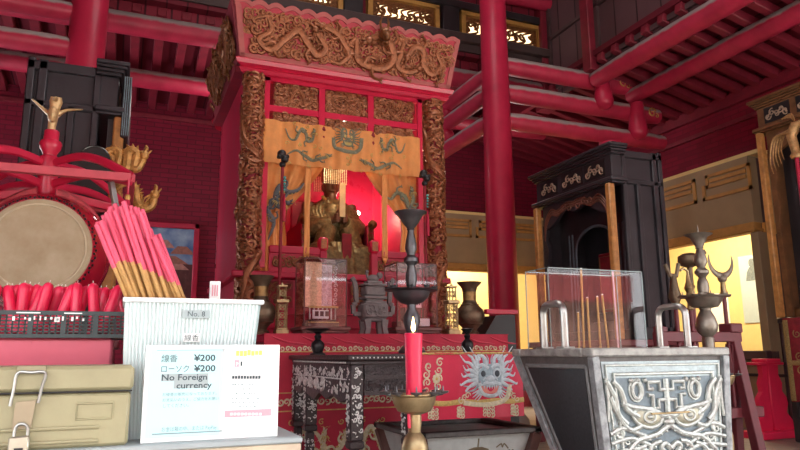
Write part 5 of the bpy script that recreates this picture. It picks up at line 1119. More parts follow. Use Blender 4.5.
uc = Lp/2; pf = Fr(pf.O+V((0, 0, -.012)), (1, 0, 0), (0, 0, 1)); pf.Vv = pf.Vv*.80
for sg in (-1, 1):
    Q = lambda P: [(uc+sg*u, v) for u, v in P]
    rib(Q([(0, -.28), (.03, -.285), (.07, -.265), (.13, -.245), (.19, -.235), (.235, -.215)]), .012)
    for k in range(2): rib(Q([(.155+.06*k, -.285-.03*k), (.21+.045*k, -.245-.02*k), (.225+.04*k, -.19), (.24+.045*k, -.145), (.275+.03*k, -.105)]), .012)
    rib(Q([(.145, -.33), (.2, -.345), (.24, -.30), (.27, -.235), (.29, -.18)]), .011)
    for q, rr in ((.036, .0), ): m.ell(pf.p(uc+sg*.105, -.285, .012), pf.U*.075, pf.Vv*.045, pf.N*.012, 1, 18, 6)
    rib(Q([(.03, -.29), (.05, -.325), (.1, -.34), (.16, -.315), (.185, -.27), (.14, -.245), (.08, -.25), (.035, -.275)]), .008)
    m.line(pf, [(uc+sg*.105+.03*math.cos(j*PI/8), -.285+.026*math.sin(j*PI/8)) for j in range(16)], .006, 0, .022, .8, 6, True)
    m.ell(pf.p(uc+sg*.105, -.285, .024), pf.U*.016, pf.Vv*.014, pf.N*.01, 0, 10, 5)
    m.line(pf, [(uc+sg*.155+.022*math.cos(j*PI/8), -.155+.04*math.sin(j*PI/8)) for j in range(16)], .009, 0, .012, .9, 8, True)
    m.line(pf, [(uc+sg*.155+.036*math.cos(j*PI/8), -.155+.055*math.sin(j*PI/8)) for j in range(16)], .004, 0, .010, .9, 6, True)
    for k in range(3): m.ball(pf.p(uc+sg*(.11+.035*k), -.105, .012), .011, 0, 8, 6)
    m.line(pf, Q([(0, -.205), (.045, -.205), (.045, -.245), (.075, -.245), (.075, -.18), (.1, -.18)]), .009, 0, .012, .9, 8); m.line(pf, Q([(0, -.155), (.035, -.155), (.035, -.115), (.095, -.115), (.095, -.15), (.07, -.15)]), .009, 0, .012, .9, 8)
    for k in range(3): rib(Q([(.30-.0*k, -.36-.045*k), (.235-.03*k, -.335-.05*k), (.17-.035*k, -.36-.05*k), (.11-.03*k, -.385-.05*k)]), .009)
    rib(Q([(.305, -.09), (.30, -.2), (.305, -.3)]), .007); rib(Q([(.10, -.50), (.2, -.47), (.29, -.50)]), .009)
    rib(Q([(.0, -.33), (.03, -.35), (.06, -.37), (.11, -.385), (.17, -.40), (.24, -.47)]), .012); rib(Q([(.05, -.41), (.09, -.42), (.11, -.45), (.09, -.475), (.065, -.455)]), .011)
    rib(Q([(.0, -.445), (.03, -.42), (.05, -.44), (.02, -.475), (0, -.49)]), .011); rib(Q([(.13, -.425), (.17, -.44), (.2, -.475)]), .01)
    swirl(m, pf, uc+sg*.255, -.36, .03, 0 if sg > 0 else PI, 1.3, .3, 0, .012, sg); swirl(m, pf, uc+sg*.215, -.40, .022, 0, 1.2, .3, 0, .012, -sg)
    for k in range(7): m.ball(pf.p(uc+sg*(.02+.03*k), -.36-.012*k, .02), .005, 0, 6, 4)
m.line(pf, [(uc, -.1), (uc, -.30)], .012, 0, .012, .9); m.ell(pf.p(uc, -.315, .012), pf.U*.03, pf.Vv*.022, pf.N*.016, 0, 12, 6)
m.line(pf, [(uc-.1, -.27), (uc+.1, -.27)], .004, 2, .026, .8)
m.build('beast_mask_relief', [SILVERR, mat('pale_khaki_relief', (.48, .47, .36), .45, .4, .25, 40), BRASS], pl)
for x, y in ((x0, y0), (x1, y0), (x0, y1)):
    MB().bar(boxpt(x, y, IZ-.035), boxpt(x, y, IB0), .035, .035).build('corner_edge', mat('worn_pale_edge', (.30, .32, .33), .5, .2, .5, 25), t)
m = MB(); 
def handle(x, ya, yb, lab):
    t = thing('steel_handle', lab, 'handle', (x, (ya+yb)/2, IZ)); yc = (ya+yb)/2; d = abs(yb-ya)/2; h = .2
    P = [(x, yc-d, IZ-.01), (x, yc-d, IZ+h-.05)]+[(x, yc-d+.045-.045*math.cos(k*PI/10), IZ+h-.05+.045*math.sin(k*PI/10)) for k in range(1, 6)]+[(x, yc+d-.045+.045*math.sin(k*PI/10), IZ+h-.05+.045*math.cos(k*PI/10)) for k in range(0, 6)]+[(x, yc+d, IZ-.01)]
    MB().tube(P, .015, 10, 0, (1, 0, 0), 1.2).build('bar', STEEL, t)
    for y in (yc-d, yc+d): MB().box(x-.03, x+.03, y-.028, y+.028, IZ, IZ+.008, b=.002).build('foot_plate', STEEL, t)
handle(IX0+.035, 2.42, 2.575, 'grey steel arch handle on the left rim of the incense box'); handle(IX1-.035, 2.40, 2.575, 'grey steel arch handle on the right rim of the incense box')
# windbreak glass: three panes standing on the rim
GX0_, GX1_, GY0, GY1 = IX0+.06, 2.285, 2.515, 2.93
gx0 = 1.80; c = atY(548, 267, gx0/math.tan(math.radians(34.9))); gy0 = c.y; gz1 = c.z; gy1 = IY1-.03; gx1 = atY(642, 272, gy0).x
t = thing('glass_windbreak', 'clear glass windbreak standing on the incense box around the sticks', 'glass windbreak', ((gx0+gx1)/2, (gy0+gy1)/2, IZ))
for nm, q in (('pane', (gx0, gx1, gy0, gy0+.005, IZ-.01, gz1)), ('pane', (gx0, gx0+.005, gy0, gy1, IZ-.0, gz1)), ('pane', (gx0, gx1, gy1-.005, gy1, IZ-.0, gz1)), ('pane', (gx1-.005, gx1, gy0, gy1, IZ-.01, gz1))): MB().box(*q).build(nm, GLASS, t)
m = MB(); e = .004
for x in (gx0, gx1-e):
    for y in (gy0, gy1-e): m.box(x, x+e, y, y+e, IZ, gz1)
for y in (gy0, gy1-e): m.box(gx0, gx1, y, y+e, gz1-e, gz1)
for x in (gx0, gx1-e): m.box(x, x+e, gy0, gy1, gz1-e, gz1)
m.build('pane_edges', mat('glass_edge', (.30, .38, .38), .2, var=0), t)
R = random.Random(3); ys = gy0+.10
for k, (xb, xt, yt, lab) in enumerate(((566, 563.5, 312, 'second shortest incense stick in the glass windbreak, leftmost of them'), (579, 578, 312, 'short incense stick standing close beside the tallest one'), (584, 581, 268, 'tallest incense stick standing in the glass windbreak'), (590, 587, 297, 'incense stick just right of the tallest one in the windbreak'), (600.5, 597, 296, 'incense stick second from the right end of the row in the windbreak'), (608.5, 602, 294, 'leaning incense stick at the right end of the row in the windbreak'))):
    a, b = atY(xb, 346, ys), atY(xt, yt, ys); a.z = IZ-.012
    t = thing('incense_stick', lab, 'incense stick', a); MB().tube([a, a+(b-a)*.98], .0052, 8).build('stick', STICKT, t); MB().tube([a+(b-a)*.95, b], .0048, 8).build('ash_tip', mat('white_ash', (.7, .68, .64), .8, var=.1), t)
p = atX(611, 315, gx1-.1); a = V((2.12, gy0+.12, IZ-.012)); b = atY(612.5, 271, gy0+.12); a = atY(618, 343, gy0+.12); a.z = IZ-.012
tag(MB().tube([a, b], .0045, 8).build('pink_stick', mat('pale_pink_stick', (.8, .5, .55), .5, var=.1), origin=a), 'single pale pink stick right of the burning incense in the windbreak', 'incense stick')
# tall pewter candlestick on the floor right of the box
PEWTER = mat('worn_grey_bronze', (.27, .24, .20), .4, .75, .3, 14); p = atY(704, 297, 2.95); x, y = p.x, 2.95; zt = atY(697, 234, 2.95).z; ztr = p.z
st_ = thing('standing_candlestick', 'tall dark pewter candlestick behind the right end of the incense box', 'candlestick', (x, y, 0))
MB().lathe((x, y, 0), [(.14, 0), (.14, .03), (.08, .07), (.03, .13), (.035, .5), (.03, .7), (.034, ztr-.24), (.028, ztr-.23), (.055, ztr-.20), (.062, ztr-.165), (.05, ztr-.12), (.03, ztr-.08), (.035, ztr-.06)], 28).build('foot', PEWTER, st_)
rt = .145
o = MB().lathe((x, y, 0), [(.035, ztr-.065), (rt*.5, ztr-.058), (rt*.64, ztr-.03), (rt*.72, ztr-.006), (rt*.98, ztr-.002), (rt, ztr+.004), (rt*.9, ztr+.003), (0, ztr)], 36).build('tray', PEWTER, st_)
for k in range(9): a = k*2*PI/9; MB().lathe((x+rt*.88*math.cos(a), y+rt*.88*math.sin(a), ztr), [(.008, 0), (.019, .007), (.02, .011), (.004, .011), (.002, .026), (0, .032)], 12).build('candle_pricket', PEWTER, o)
g = zt-ztr
MB().lathe((x, y, ztr), [(.034, 0), (.036, g*.05), (.03, g*.07), (.034, g*.14), (.03, g*.24), (.02, g*.30), (.024, g*.32), (.040, g*.37), (.040, g*.41), (.022, g*.46), (.024, g*.48), (.037, g*.55), (.034, g*.62), (.02, g*.74), (.018, g*.76), (.024, g*.77), (.02, g*.8)], 24).build('stem', PEWTER, st_)
MB().lathe((x, y, ztr), [(.02, g*.78), (.028, g*.83), (.04, g*.89), (.05, g*.95), (.076, g*.985), (.08, g*.995), (.074, g), (.04, g*.97), (.005, g*.965), (.0035, g*1.1), (0, g*1.16)], 28).build('bowl', PEWTER, st_)
# ---------------------------------------------------------------- ceremonial weapon rack
RY = 3.75; a, b = atY(668, 340, RY), atY(737, 334, RY); rx0, rx1 = a.x, b.x; rz = .5*(a.z+b.z)
t = thing('weapon_rack', 'maroon wooden weapon rack with splayed legs behind the incense box', 'rack', ((rx0+rx1)/2, RY, 0))
MB().bar((rx0-.1, RY, rz), (rx1, RY, rz), .09, .075).build('top_rail', MAROON, t)
zz = atY(745, 412, RY).z; MB().bar((rx0-.12, RY, zz), (rx1+.16, RY, zz), .07, .075).build('lower_rail', MAROON, t)
for xa, xb in ((rx1-.06, atY(764, 455, RY-.12).x), (rx0-.06, rx0-.25)):
    for s in (-1, 1): MB().bar((xa, RY, rz+.07 if s < 0 else rz-.05), (xb, RY+s*.12, 0), .075, .07, 0, (0, 1, 0)).build('leg', MAROON, t)
MB().box(rx1-.12, rx1+.0, RY-.06, RY+.06, rz+.03, rz+.10, b=.008).build('end_block', MAROON, t)
def weapon(nm, px, pt, lab, head):
    p = atY(px, pt, RY); x = p.x; t = thing(nm, lab, 'ceremonial weapon', (x, RY, zz+.03)); z = p.z
    hz_ = {'axe': .28, 'crescent': .26, 'hook': .2, 'dark': .2}[head]
    MB().lathe((x, RY, zz+.03), [(.014, 0), (.016, z-zz-.03-hz_)], 12).build('shaft', MAROON, t)
    MB().lathe((x, RY, z-hz_-.12), [(.016, 0), (.026, .01), (.022, .03), (.018, .1), (.027, .115), (.02, .13)], 14).build('socket', BRASS, t)
    m = MB(); fr = frontF(x, RY, z-hz_)
    if head == 'axe': m.lathe((x, RY, z-.14), [(.018, -.15), (.02, 0), (.06, .015), (.082, .05), (.078, .085), (.04, .105), (.0, .11)], 20); m.bar((x+.06, RY, z-.075), (x+.16, RY, z-.01), .035, .035); hm = BRONZE
    elif head == 'crescent':
        m.ball((x, RY, z-.25), .035); n = 16; P = [(.12*math.sin(-1.9+3.8*k/n), .0-.12*math.cos(-1.9+3.8*k/n)) for k in range(n+1)]
        m.line(frontF(x, RY, z-.11), P, [.004+.022*math.sin(PI*k/n) for k in range(n+1)], 0, 0, .5, 8); hm = mat('grey_bronze', (.25, .22, .17), .4, .6, .3)
    elif head == 'hook': m.lathe((x, RY, z-.2), [(.016, 0), (.035, .04), (.018, .09), (.012, .14)], 14); m.line(frontF(x, RY, z-.08), [(.0, 0), (0, .05), (-.04, .07), (-.07, .05)], .01, 0, 0, 1.); hm = BRASS
    else: m.line(frontF(x, RY, z-.1), [(-.07, .08), (-.03, 0), (.03, 0), (.06, .09)], .02, 0, 0, .6); m.lathe((x, RY, z-.3), [(.03, 0), (.045, .04), (.03, .12), (.02, .2)], 14); hm = BRONZE
    m.build('head', hm, t)
weapon('ceremonial_mace', 688, 249, 'brown melon-headed ceremonial mace in the weapon rack', 'axe')
weapon('ceremonial_crescent', 719, 246, 'crescent-bladed ceremonial weapon in the weapon rack', 'crescent')
weapon('ceremonial_hook', 687, 267, 'slim hook-headed ceremonial weapon beside the melon-headed mace', 'hook')
weapon('ceremonial_fork', 672, 262, 'dark forked ceremonial weapon at the left end of the weapon rack', 'dark')
# dark sloped board with a red rail right of the altar
p = atY(492, 312, 5.3); x = p.x; t = thing('sloped_stand', 'black sloped stand with a red top rail right of the round-bellied vase', 'stand', (x+.05, 5.35, 0))
MB().prism(Fr((x-.12, 5.3, 0), (1, 0, 0), (0, 0, 1)), [(0, .0), (.36, .0), (.36, p.z-.01), (.16, p.z-.03), (-.02, 1.02), (0, .9)], -.3, 0).build('body', BLACK, t)
MB().box(x-.07, x+.26, 5.27, 5.33, p.z-.02, p.z+.025, b=.006).build('top_rail', REDB, t)
# ---------------------------------------------------------------- drum with canopy
DX, DY, DZ = atY(38, 247, 4.0).x, 4.0, atY(38, 247, 4.0).z; DR = atY(38, 198, 4.0).z-DZ
t = thing('ceremonial_drum', 'large red barrel drum with pale hide and canopy frame at the left', 'drum', (DX, 4.25, 0))
MB().lathe((DX, DY, DZ), [(DR*1.0, .01), (DR*1.14, .07), (DR*1.29, .2), (DR*1.33, .28), (DR*1.29, .36), (DR*1.14, .49), (DR*1.0, .55)], 48, 0, (0, 1, 0)).build('barrel', mat('glossy_red_barrel', (.42, .01, .03), .18, var=.12, scale=5, coat=.5), t)
for y, s in ((DY, 1), (DY+.56, -1)):
    o = MB().lathe((DX, y, DZ), [(0, -.012*s), (DR*.8, -.008*s), (DR*.90, 0.0), (DR*.965, .0), (DR*1.015, .02*s), (DR*1.04, .05*s)], 48, 0, (0, 1, 0), cap=False).build('drumhead', HIDE, t)
    MB().tube([(DX+DR*.87*math.cos(k*PI/24), y-.006*s, DZ+DR*.87*math.sin(k*PI/24)) for k in range(48)], .006, 6, 0, closed=True).build('worn_ring', mat('pale_hide', (.58, .50, .34), .6, var=.2), o)
m = MB()
for k in range(84):
    a = 2*PI*k/84; q = DR*(1.03 if k % 2 else 1.055); m.ell((DX+q*math.cos(a), DY+(.02 if k % 2 else .035), DZ+q*math.sin(a)), (.008, 0, 0), (0, .012, 0), (0, 0, .008), 0, 6, 4)
m.build('nail_heads', BLACK, t)
PX, PY = atY(50, 150, 4.27).x, 4.28
pz = lambda y_: atY(50, y_, 4.27).z
z0, z1 = pz(200), pz(130)
MB().lathe((PX, PY, 0), [(.055, DZ+DR*1.15), (.055, pz(165)), (.055, pz(160)), (.052, pz(157)), (.036, pz(155.5)), (.04, pz(153)), (.058, pz(148)), (.062, pz(144)), (.055, pz(141)), (.042, pz(140)), (.04, pz(131)), (.035, pz(130))], 24).build('centre_post', REDB, t)
MB().lathe((PX, PY, 0), [(.06, .1), (.06, DZ-DR*1.2)], 20).build('lower_post', REDB, t)
for a in (0, PI/2): MB().bar((PX-.5*math.cos(a), PY-.5*math.sin(a), .06+.001*a), (PX+.5*math.cos(a), PY+.5*math.sin(a), .06+.001*a), .12, .12).build('cross_foot', REDB, t)
# carved saddle on the drum's shoulders
m = MB(); n = 18
for s in (-1, 1):
    pts = [(DX+DR*1.28*math.cos(PI/2-s*(.15+.75*k/n)), PY, DZ+DR*1.28*math.sin(PI/2-s*(.15+.75*k/n))) for k in range(n+1)]
    m.tube(pts, [.045-.025*k/n for k in range(n+1)], 10, 0, (0, 1, 0), 3.0)
m.build('carved_saddle', mat('worn_pink_red', (.50, .05, .07), .5, var=.35, scale=30, bump=.4), t)
# canopy frame
FR_ = atY(131, 178, 3.82); fx1, fz = FR_.x, FR_.z+.0; hw = fx1-PX; fx0 = PX-hw; fy0, fy1 = 3.82, 3.82+2*.46
cm = REDB
for p, q in (((fx0, fy0), (fx1, fy0)), ((fx1, fy0), (fx1, fy1)), ((fx1, fy1), (fx0, fy1)), ((fx0, fy1), (fx0, fy0))):
    MB().bar((*p, fz), (*q, fz), .042, .045).build('frame_rail', mat('faded_red_rail', (.58, .07, .10), .45, var=.15), t)
for sx, sy in ((fx0, fy0), (fx1, fy0), (fx1, fy1), (fx0, fy1)):
    d = V((sx-PX, sy-PY, 0)); zt_ = pz(161)
    P = spl([(PX, PY, zt_-.02), (PX+d.x*.35, PY+d.y*.35, zt_+.0), (PX+d.x*.65, PY+d.y*.65, zt_-.05), (sx, sy, fz+.01)], 6)
    MB().tube(P, .018, 8, 0, (0, 0, 1), 1.4).build('upper_brace', cm, t)
    P = spl([(PX, PY, pz(186)), (PX+d.x*.5, PY+d.y*.5, pz(184)+.02), (sx, sy, fz-.02)], 6); MB().tube(P, .018, 8, 0, (0, 0, 1), 1.4).build('lower_brace', cm, t)
for s, a in ((0, (PX+.15, 0)), ):
    for q0, q1 in (((PX, PY, pz(191)), (fx1, PY, fz-.10)), ((PX, PY, pz(191)), (fx0, PY, fz-.10))): MB().bar(q0, q1, .04, .045).build('cross_arm', cm, t)
MB().bar((fx1-.10, 3.86, fz-.02), (fx1-.05, 3.9, fz-.22), .025, .03).build('silver_tube', STEEL, t)
for sx, sy in ((fx1, fy0), (fx1, fy1), (fx0, fy0), (fx0, fy1)):
    x, y = sx-.01, sy-.02; o = thing('frame_tassel', 'red tassel hanging from the '+('near' if sy < 4 else 'far')+' '+('right' if sx > PX else 'left')+' corner of the drum canopy', 'tassel', (x, y, fz-.05))
    MB().tube([(x, y, fz-.01), (x, y, fz-.10)], .006, 6).build('cord', REDB, o); MB().lathe((x, y, fz-.13), [(.012, 0), (.016, .015), (.012, .03)], 12).build('gold_ring', GOLD, o)
    m = MB().lathe((x, y, fz-.32), [(.024, 0), (.027, .03), (.022, .14), (.014, .19), (.008, .2)], 14); m.build('fringe', RED, o)
# gilt bird on the post
zb_ = pz(130); b = thing('gilt_crane', 'small pale gilt crane with raised wings on top of the drum post', 'figurine', (PX, PY, zb_))
m = MB(); zt_ = pz(98); h = zt_-zb_
m.tube([(PX-.005, PY, zb_), (PX, PY-.01, zb_+h*.3), (PX+.005, PY-.02, zb_+h*.6), (PX+.01, PY-.03, zb_+h*.85), (PX+.01, PY-.04, zb_+h)], [.02, .026, .026, .036, .03], 12); m.ell((PX+.0, PY-.03, zb_+h*.45), (.03, 0, 0), (0, .05, 0), (0, 0, .05)); m.tube([(PX+.01, PY-.05, zb_+h*.9), (PX+.01, PY-.12, zb_+h*.84)], [.02, .004], 8)
m.build('body', mat('pale_gilt', (.62, .42, .20), .4, .25, .3, 30), b)
for s in (-1, 1):
    m = MB(); m.tube(spl([(PX+s*.02, PY, zb_+h*.50), (PX+s*.065, PY, zb_+h*.68), (PX+s*(.12 if s < 0 else .155), PY-.01, zb_+h*(.9 if s < 0 else .76))], 5), [.016-.0013*k for k in range(11)], 8, 0, (0, 1, 0), 1.6); m.build('wing', mat('pale_gilt', (.62, .42, .20)), b)
# ---------------------------------------------------------------- sales counter in the left foreground
TZt = .785
tl = thing('sales_table', 'worn grey-topped table in the left foreground carrying the boxes and price sign', 'table', (-.1, 1.7, 0))
xr = atY(303, 437, 1.385).x; yf = 1.385
MB().box(-1.1, xr, yf, 2.05, TZt-.012, TZt, b=.004).build('top_board', GREYTOP, tl)
MB().box(-1.1, xr-.002, yf+.004, 2.046, TZt-.045, TZt-.012, b=.003).build('pale_edge', PALEWD, tl)
for x in (-1.05, xr-.07):
    for y in (yf+.05, 1.98): MB().box(x, x+.05, y-.03, y+.03, 0, TZt-.045, b=.005).build('leg', PALEWD, tl)
MB().box(-1.02, xr-.05, yf+.06, yf+.08, TZt-.14, TZt-.045).box(-1.02, xr-.05, 1.96, 1.98, TZt-.14, TZt-.045).build('apron', PALEWD, tl)
# khaki cash box
KY = yf+.015
a = atY(135, 365, KY); kx1, kz1 = a.x, a.z; kx0 = kx1-.40; zs_ = atY(135, 390, KY).z; kd = .19
t = thing('cash_box', 'khaki steel cash box with wire latch in the lower left corner', 'cash box', ((kx0+kx1)/2, KY+kd/2, TZt))
fr = frontF(kx0, KY, 0); Wk = kx1-kx0
m = MB().box(kx0+.004, kx1-.004, KY+.003, KY+kd, TZt, zs_-.003, b=.006)
for z in (.012, .036): m.tube([fr.p(.05, TZt+z, 0), fr.p(Wk*.55, TZt+z, .0), fr.p(Wk-.055, TZt+z, .0)], .003, 8)
m.line(fr, [(Wk-.095, zs_-.022), (Wk-.034, zs_-.022), (Wk-.034, zs_-.05), (Wk-.095, zs_-.05)], .0022, 0, -.002, 1, 6, True)
m.build('body', TOOL, t)
m = MB().box(kx0, kx1, KY, KY+kd+.003, zs_, kz1, b=.007); m.build('lid', TOOL, t)
MB().box(kx0+.002, kx1-.002, KY+.001, KY+.006, zs_-.0018, zs_+.0005).build('lid_seam', BLACK, t)
uh = atY(25, 400, KY).x-kx0
la = MB().box(kx0+uh-.018, kx0+uh+.03, KY-.003, KY+.003, kz1-.012, kz1+.001, b=.001).build('latch_plate', mat('khaki_latch', (.30, .27, .17), .4, .2, .1), t)
P = [(uh-.022, zs_-.022), (uh-.015, kz1-.012), (uh+.029, kz1-.012), (uh+.022, zs_-.018)]
MB().tube([fr.p(u, v, .007) for u, v in spl([P[0], ((P[0][0]+P[1][0])/2, (P[0][1]+P[1][1])/2), P[1], ((P[1][0]+P[2][0])/2, P[1][1]+.001), P[2], ((P[2][0]+P[3][0])/2, (P[2][1]+P[3][1])/2), P[3]], 5)], .0028, 8).build('wire_bail', STEEL, la)
MB().prism(fr, [(uh-.014, zs_-.016), (uh+.018, zs_-.013), (uh+.014, zs_-.060), (uh-.016, zs_-.064)], .001, .005).build('hasp', mat('tan_hasp', (.34, .28, .19), .4, .4, .15), la)
k_ = fr.p(uh, zs_-.063, .012)
pd = thing('padlock', 'small steel padlock hanging from the cash box latch', 'padlock', k_)
P = [(uh-.011, zs_-.08), (uh-.010, zs_-.062), (uh-.005, zs_-.054), (uh+.004, zs_-.054), (uh+.010, zs_-.062), (uh+.010, zs_-.08)]
MB().tube([fr.p(u, v, .011) for u, v in spl(P, 4)], .0028, 8).build('shackle', STEEL, pd)
MB().rbox(fr.p(uh-.002, zs_-.092, .012), fr.U*.0165+fr.Vv*.001, fr.N*.006, fr.Vv*.0185, .003).build('lock_body', mat('brushed_nickel', (.50, .47, .38), .35, .7, .15, 40), pd)
MB().box(k_.x-.008, k_.x+.006, k_.y-.0075, k_.y-.006, k_.z-.034, k_.z-.03).build('keyhole', BLACK, pd)
# pink box with basket of candles
QY = 1.62; a = atY(113, 338, QY); px1, pz1 = a.x, a.z; px0 = px1-.46
t = thing('pink_box', 'pink plastic box under the candle basket behind the cash box', 'box', ((px0+px1)/2, QY+.12, TZt))
m = MB().box(px0, px1-.006, QY+.004, QY+.24, TZt, pz1-.07, b=.006).box(px0, px1, QY, QY+.245, pz1-.07, pz1, b=.005).box(px0+.02, px1-.03, QY+.001, QY+.004, TZt+.02, pz1-.085); m.build('body', PINKBX, t)
for u in (.05, .17, .29, .40): MB().box(px0+u, px0+u+.012, QY-.003, QY+.0, pz1-.012, pz1-.008).build('moulded_rib', PINKBX, t)
bx1 = atY(126, 330, QY-.01).x; bx0 = bx1-.50; bz0 = pz1+.002; bz1 = atY(100, 313, QY-.01).z; by0, by1 = QY-.01, QY+.22
t = thing('mesh_basket', 'dark plastic mesh basket full of red candles at the left', 'basket', ((bx0+bx1)/2, (by0+by1)/2, bz0))
def mesh_wall(fr, W, Hh, posts):
    m = MB(); nr = 7; nc = int(W/.0115)
    for k in range(nr): v = Hh*(k+.5)/nr; m.fbox(fr, 0, W, v-.0016, v+.0016, -.003, 0)
    for k in range(nc+1): u = W*k/nc; m.fbox(fr, u-.0016, u+.0016, 0, Hh, -.003, 0)
    for k in range(posts+1): u = W*k/posts; m.fbox(fr, max(0, u-.005), min(W, u+.005), 0, Hh, -.004, .003)
    m.fbox(fr, 0, W, -.002, .006, -.004, .004); m.fbox(fr, 0, W, Hh-.006, Hh+.003, -.005, .005); return m
Wb, Hb, Db = bx1-bx0, bz1-bz0, by1-by0
mesh_wall(frontF(bx0, by0, bz0), Wb, Hb, 8).build('front_mesh', BASK, t); mesh_wall(frontF(bx0, by1, bz0), Wb, Hb, 8).build('back_mesh', BASK, t)
mesh_wall(rightF(bx1, by0, bz0), Db, Hb, 3).build('side_mesh', BASK, t); mesh_wall(leftF(bx0, by1, bz0), Db, Hb, 3).build('side_mesh', BASK, t)
MB().box(bx0, bx1, by0, by1, bz0, bz0+.004).build('floor_mesh', BASK, t)
# white flecks painted on the basket front in place of glare
m = MB(); fr = frontF(bx0, by0-.006, bz0); R = random.Random(8)
for k in range(14): u = Wb*(.56+.02*k+R.uniform(-.004, .004)); m.fbox(fr, u, u+R.uniform(.002, .005), Hb*.70+R.uniform(-.004, .004), Hb*.74+R.uniform(0, .005), 0, .001)
m.fbox(fr, Wb*.57, Wb*.66, Hb*.94, Hb*.99, 0, .001).fbox(fr, Wb*.75, Wb*.82, Hb*.94, Hb*.99, 0, .001); m.fbox(fr, Wb*.715, Wb*.735, Hb*.6, Hb*.8, 0, .001)
m.build('glare_flecks', PWHITE, t)
cand = None; R = random.Random(11)
def candle_mesh():
    m = MB().lathe((0, 0, 0), [(.0115, 0), (.0122, .004), (.0124, .098), (.0112, .108), (.0075, .114), (.003, .1165), (0, .117)], 16); return m
spots = []
for px, py, ln in ((-6, 318, 1), (5, 307, -1), (11, 296, 0), (22, 310, 0), (28, 297, 1), (37, 296, 1), (47, 308, 1), (44, 300, 1), (60, 298, 1), (64, 306, -1), (76, 299, 0), (86, 307, 1), (92, 297, -1), (105, 300, 0), (112, 305, -1), (118, 304, 1), (99, 309, 0), (56, 309, 0), (16, 312, 1), (33, 308, -1), (72, 311, 1)):
    y = QY+.045+.13*R.random(); p = atY(px, py, y); spots.append((p, ln, y))
GL = 'red candle lying tip up among others in the dark mesh basket'
for i, (p, ln, y) in enumerate(spots):
    if cand is None:
        cand = thing('basket_candle', GL, 'candle', (0, 0, 0), 'red candles in the mesh basket'); candle_mesh().build('wax', WAX, cand); MB().tube([(0, 0, .112), (.001, 0, .122)], .0009, 6).build('wick', mat('white_wick', (.85, .8, .75), .8, var=0), cand); c = cand
    else: c = dup(cand, (0, 0, 0))
    rx, ry = R.uniform(-.25, .1), ln*.18+R.uniform(-.1, .1)
    up = V((0, 0, 1)); 
    from mathutils import Euler
    e = Euler((rx, ry, 0)); d = M4.Rotation(0, 3, 'X'); d = e.to_matrix() @ up
    base = p-d*.115
    dz = max(0, bz0+.008-base.z); c.location = base+V((0, 0, dz)); c.rotation_euler = e
# white corrugated incense bin
WY = 1.475; a, b = atY(126, 299, WY), atY(262, 302, WY); wx0, wx1, wz1 = a.x, b.x, (a.z+b.z)/2; wd = .20; ins = .028
t = thing('incense_bin', 'white corrugated plastic bin holding pink incense bundles', 'bin', ((wx0+wx1)/2, WY+wd/2, TZt))
def wall(p0, p1, q0, q1, nrm, n):
    """corrugated wall between bottom edge p and top edge q"""
    m = MB(); nrm = V(nrm)
    def fn(a, b):
        lo = V(p0).lerp(V(p1), a); hi = V(q0).lerp(V(q1), a); return lo.lerp(hi, b)+nrm*(.0022*(1 if (a*n) % 1 < .5 else -1))
    k = n*8; m.grid(fn, k, 2); m.grid(lambda a, b: fn(a, b)-nrm*.004, k, 2); return m
B_ = [(wx0+ins*.4, WY+.02, TZt), (wx1-ins, WY+.02, TZt), (wx1-ins, WY+wd-.02, TZt), (wx0+ins*.4, WY+wd-.02, TZt)]; T_ = [(wx0, WY, wz1), (wx1-.004, WY, wz1), (wx1-.004, WY+wd, wz1), (wx0, WY+wd, wz1)]
for i, (nr, n) in enumerate((((0, -1, 0), 36), ((1, 0, 0), 20), ((0, 1, 0), 36), ((-1, 0, 0), 20))):
    j = (i+1) % 4; wall(B_[i], B_[j], T_[i], T_[j], nr, n).build('corrugated_wall', CORR, t)
MB().box(wx0+.01, wx1-ins, WY+.02, WY+wd-.02, TZt, TZt+.005).build('bottom', CORR, t)
m = MB()
for q in ((wx0-.006, wx1+.004, WY-.007, WY+.006), (wx0-.006, wx1+.004, WY+wd-.006, WY+wd+.007), (wx0-.006, wx0+.006, WY, WY+wd), (wx1-.010, wx1+.004, WY, WY+wd)): m.box(*q, wz1-.006, wz1+.004, b=.002)
m.build('rim', WHITE, t)
fw_ = Fr((wx0, WY-.005, wz1), (1, 0, 0), (0, -.02, (wz1-TZt)))
def wuv(x, y): p = atY(x, y, WY); return p.x-wx0, p.z-wz1
u0, v0 = wuv(182, 318); u1, v1 = wuv(210, 310.5)
MB().fbox(fw_, u0, u1, v0, v1, 0, .0012).text(fw_, 'No. 8', (v1-v0)*.95, (u0+u1)/2, v0+(v1-v0)*.2, .0018, 1, 'CENTER').build('number_label', [LABEL, INK], t)
u0, v0 = wuv(183, 342); u1, v1 = wuv(200, 333.5)
MB().fbox(fw_, u0, u1, v0, v1, 0, .0012).text(fw_, '線香', (v1-v0)*.85, (u0+u1)/2, v0+(v1-v0)*.18, .0018, 1, 'CENTER').build('name_label', [PWHITE, INK], t)
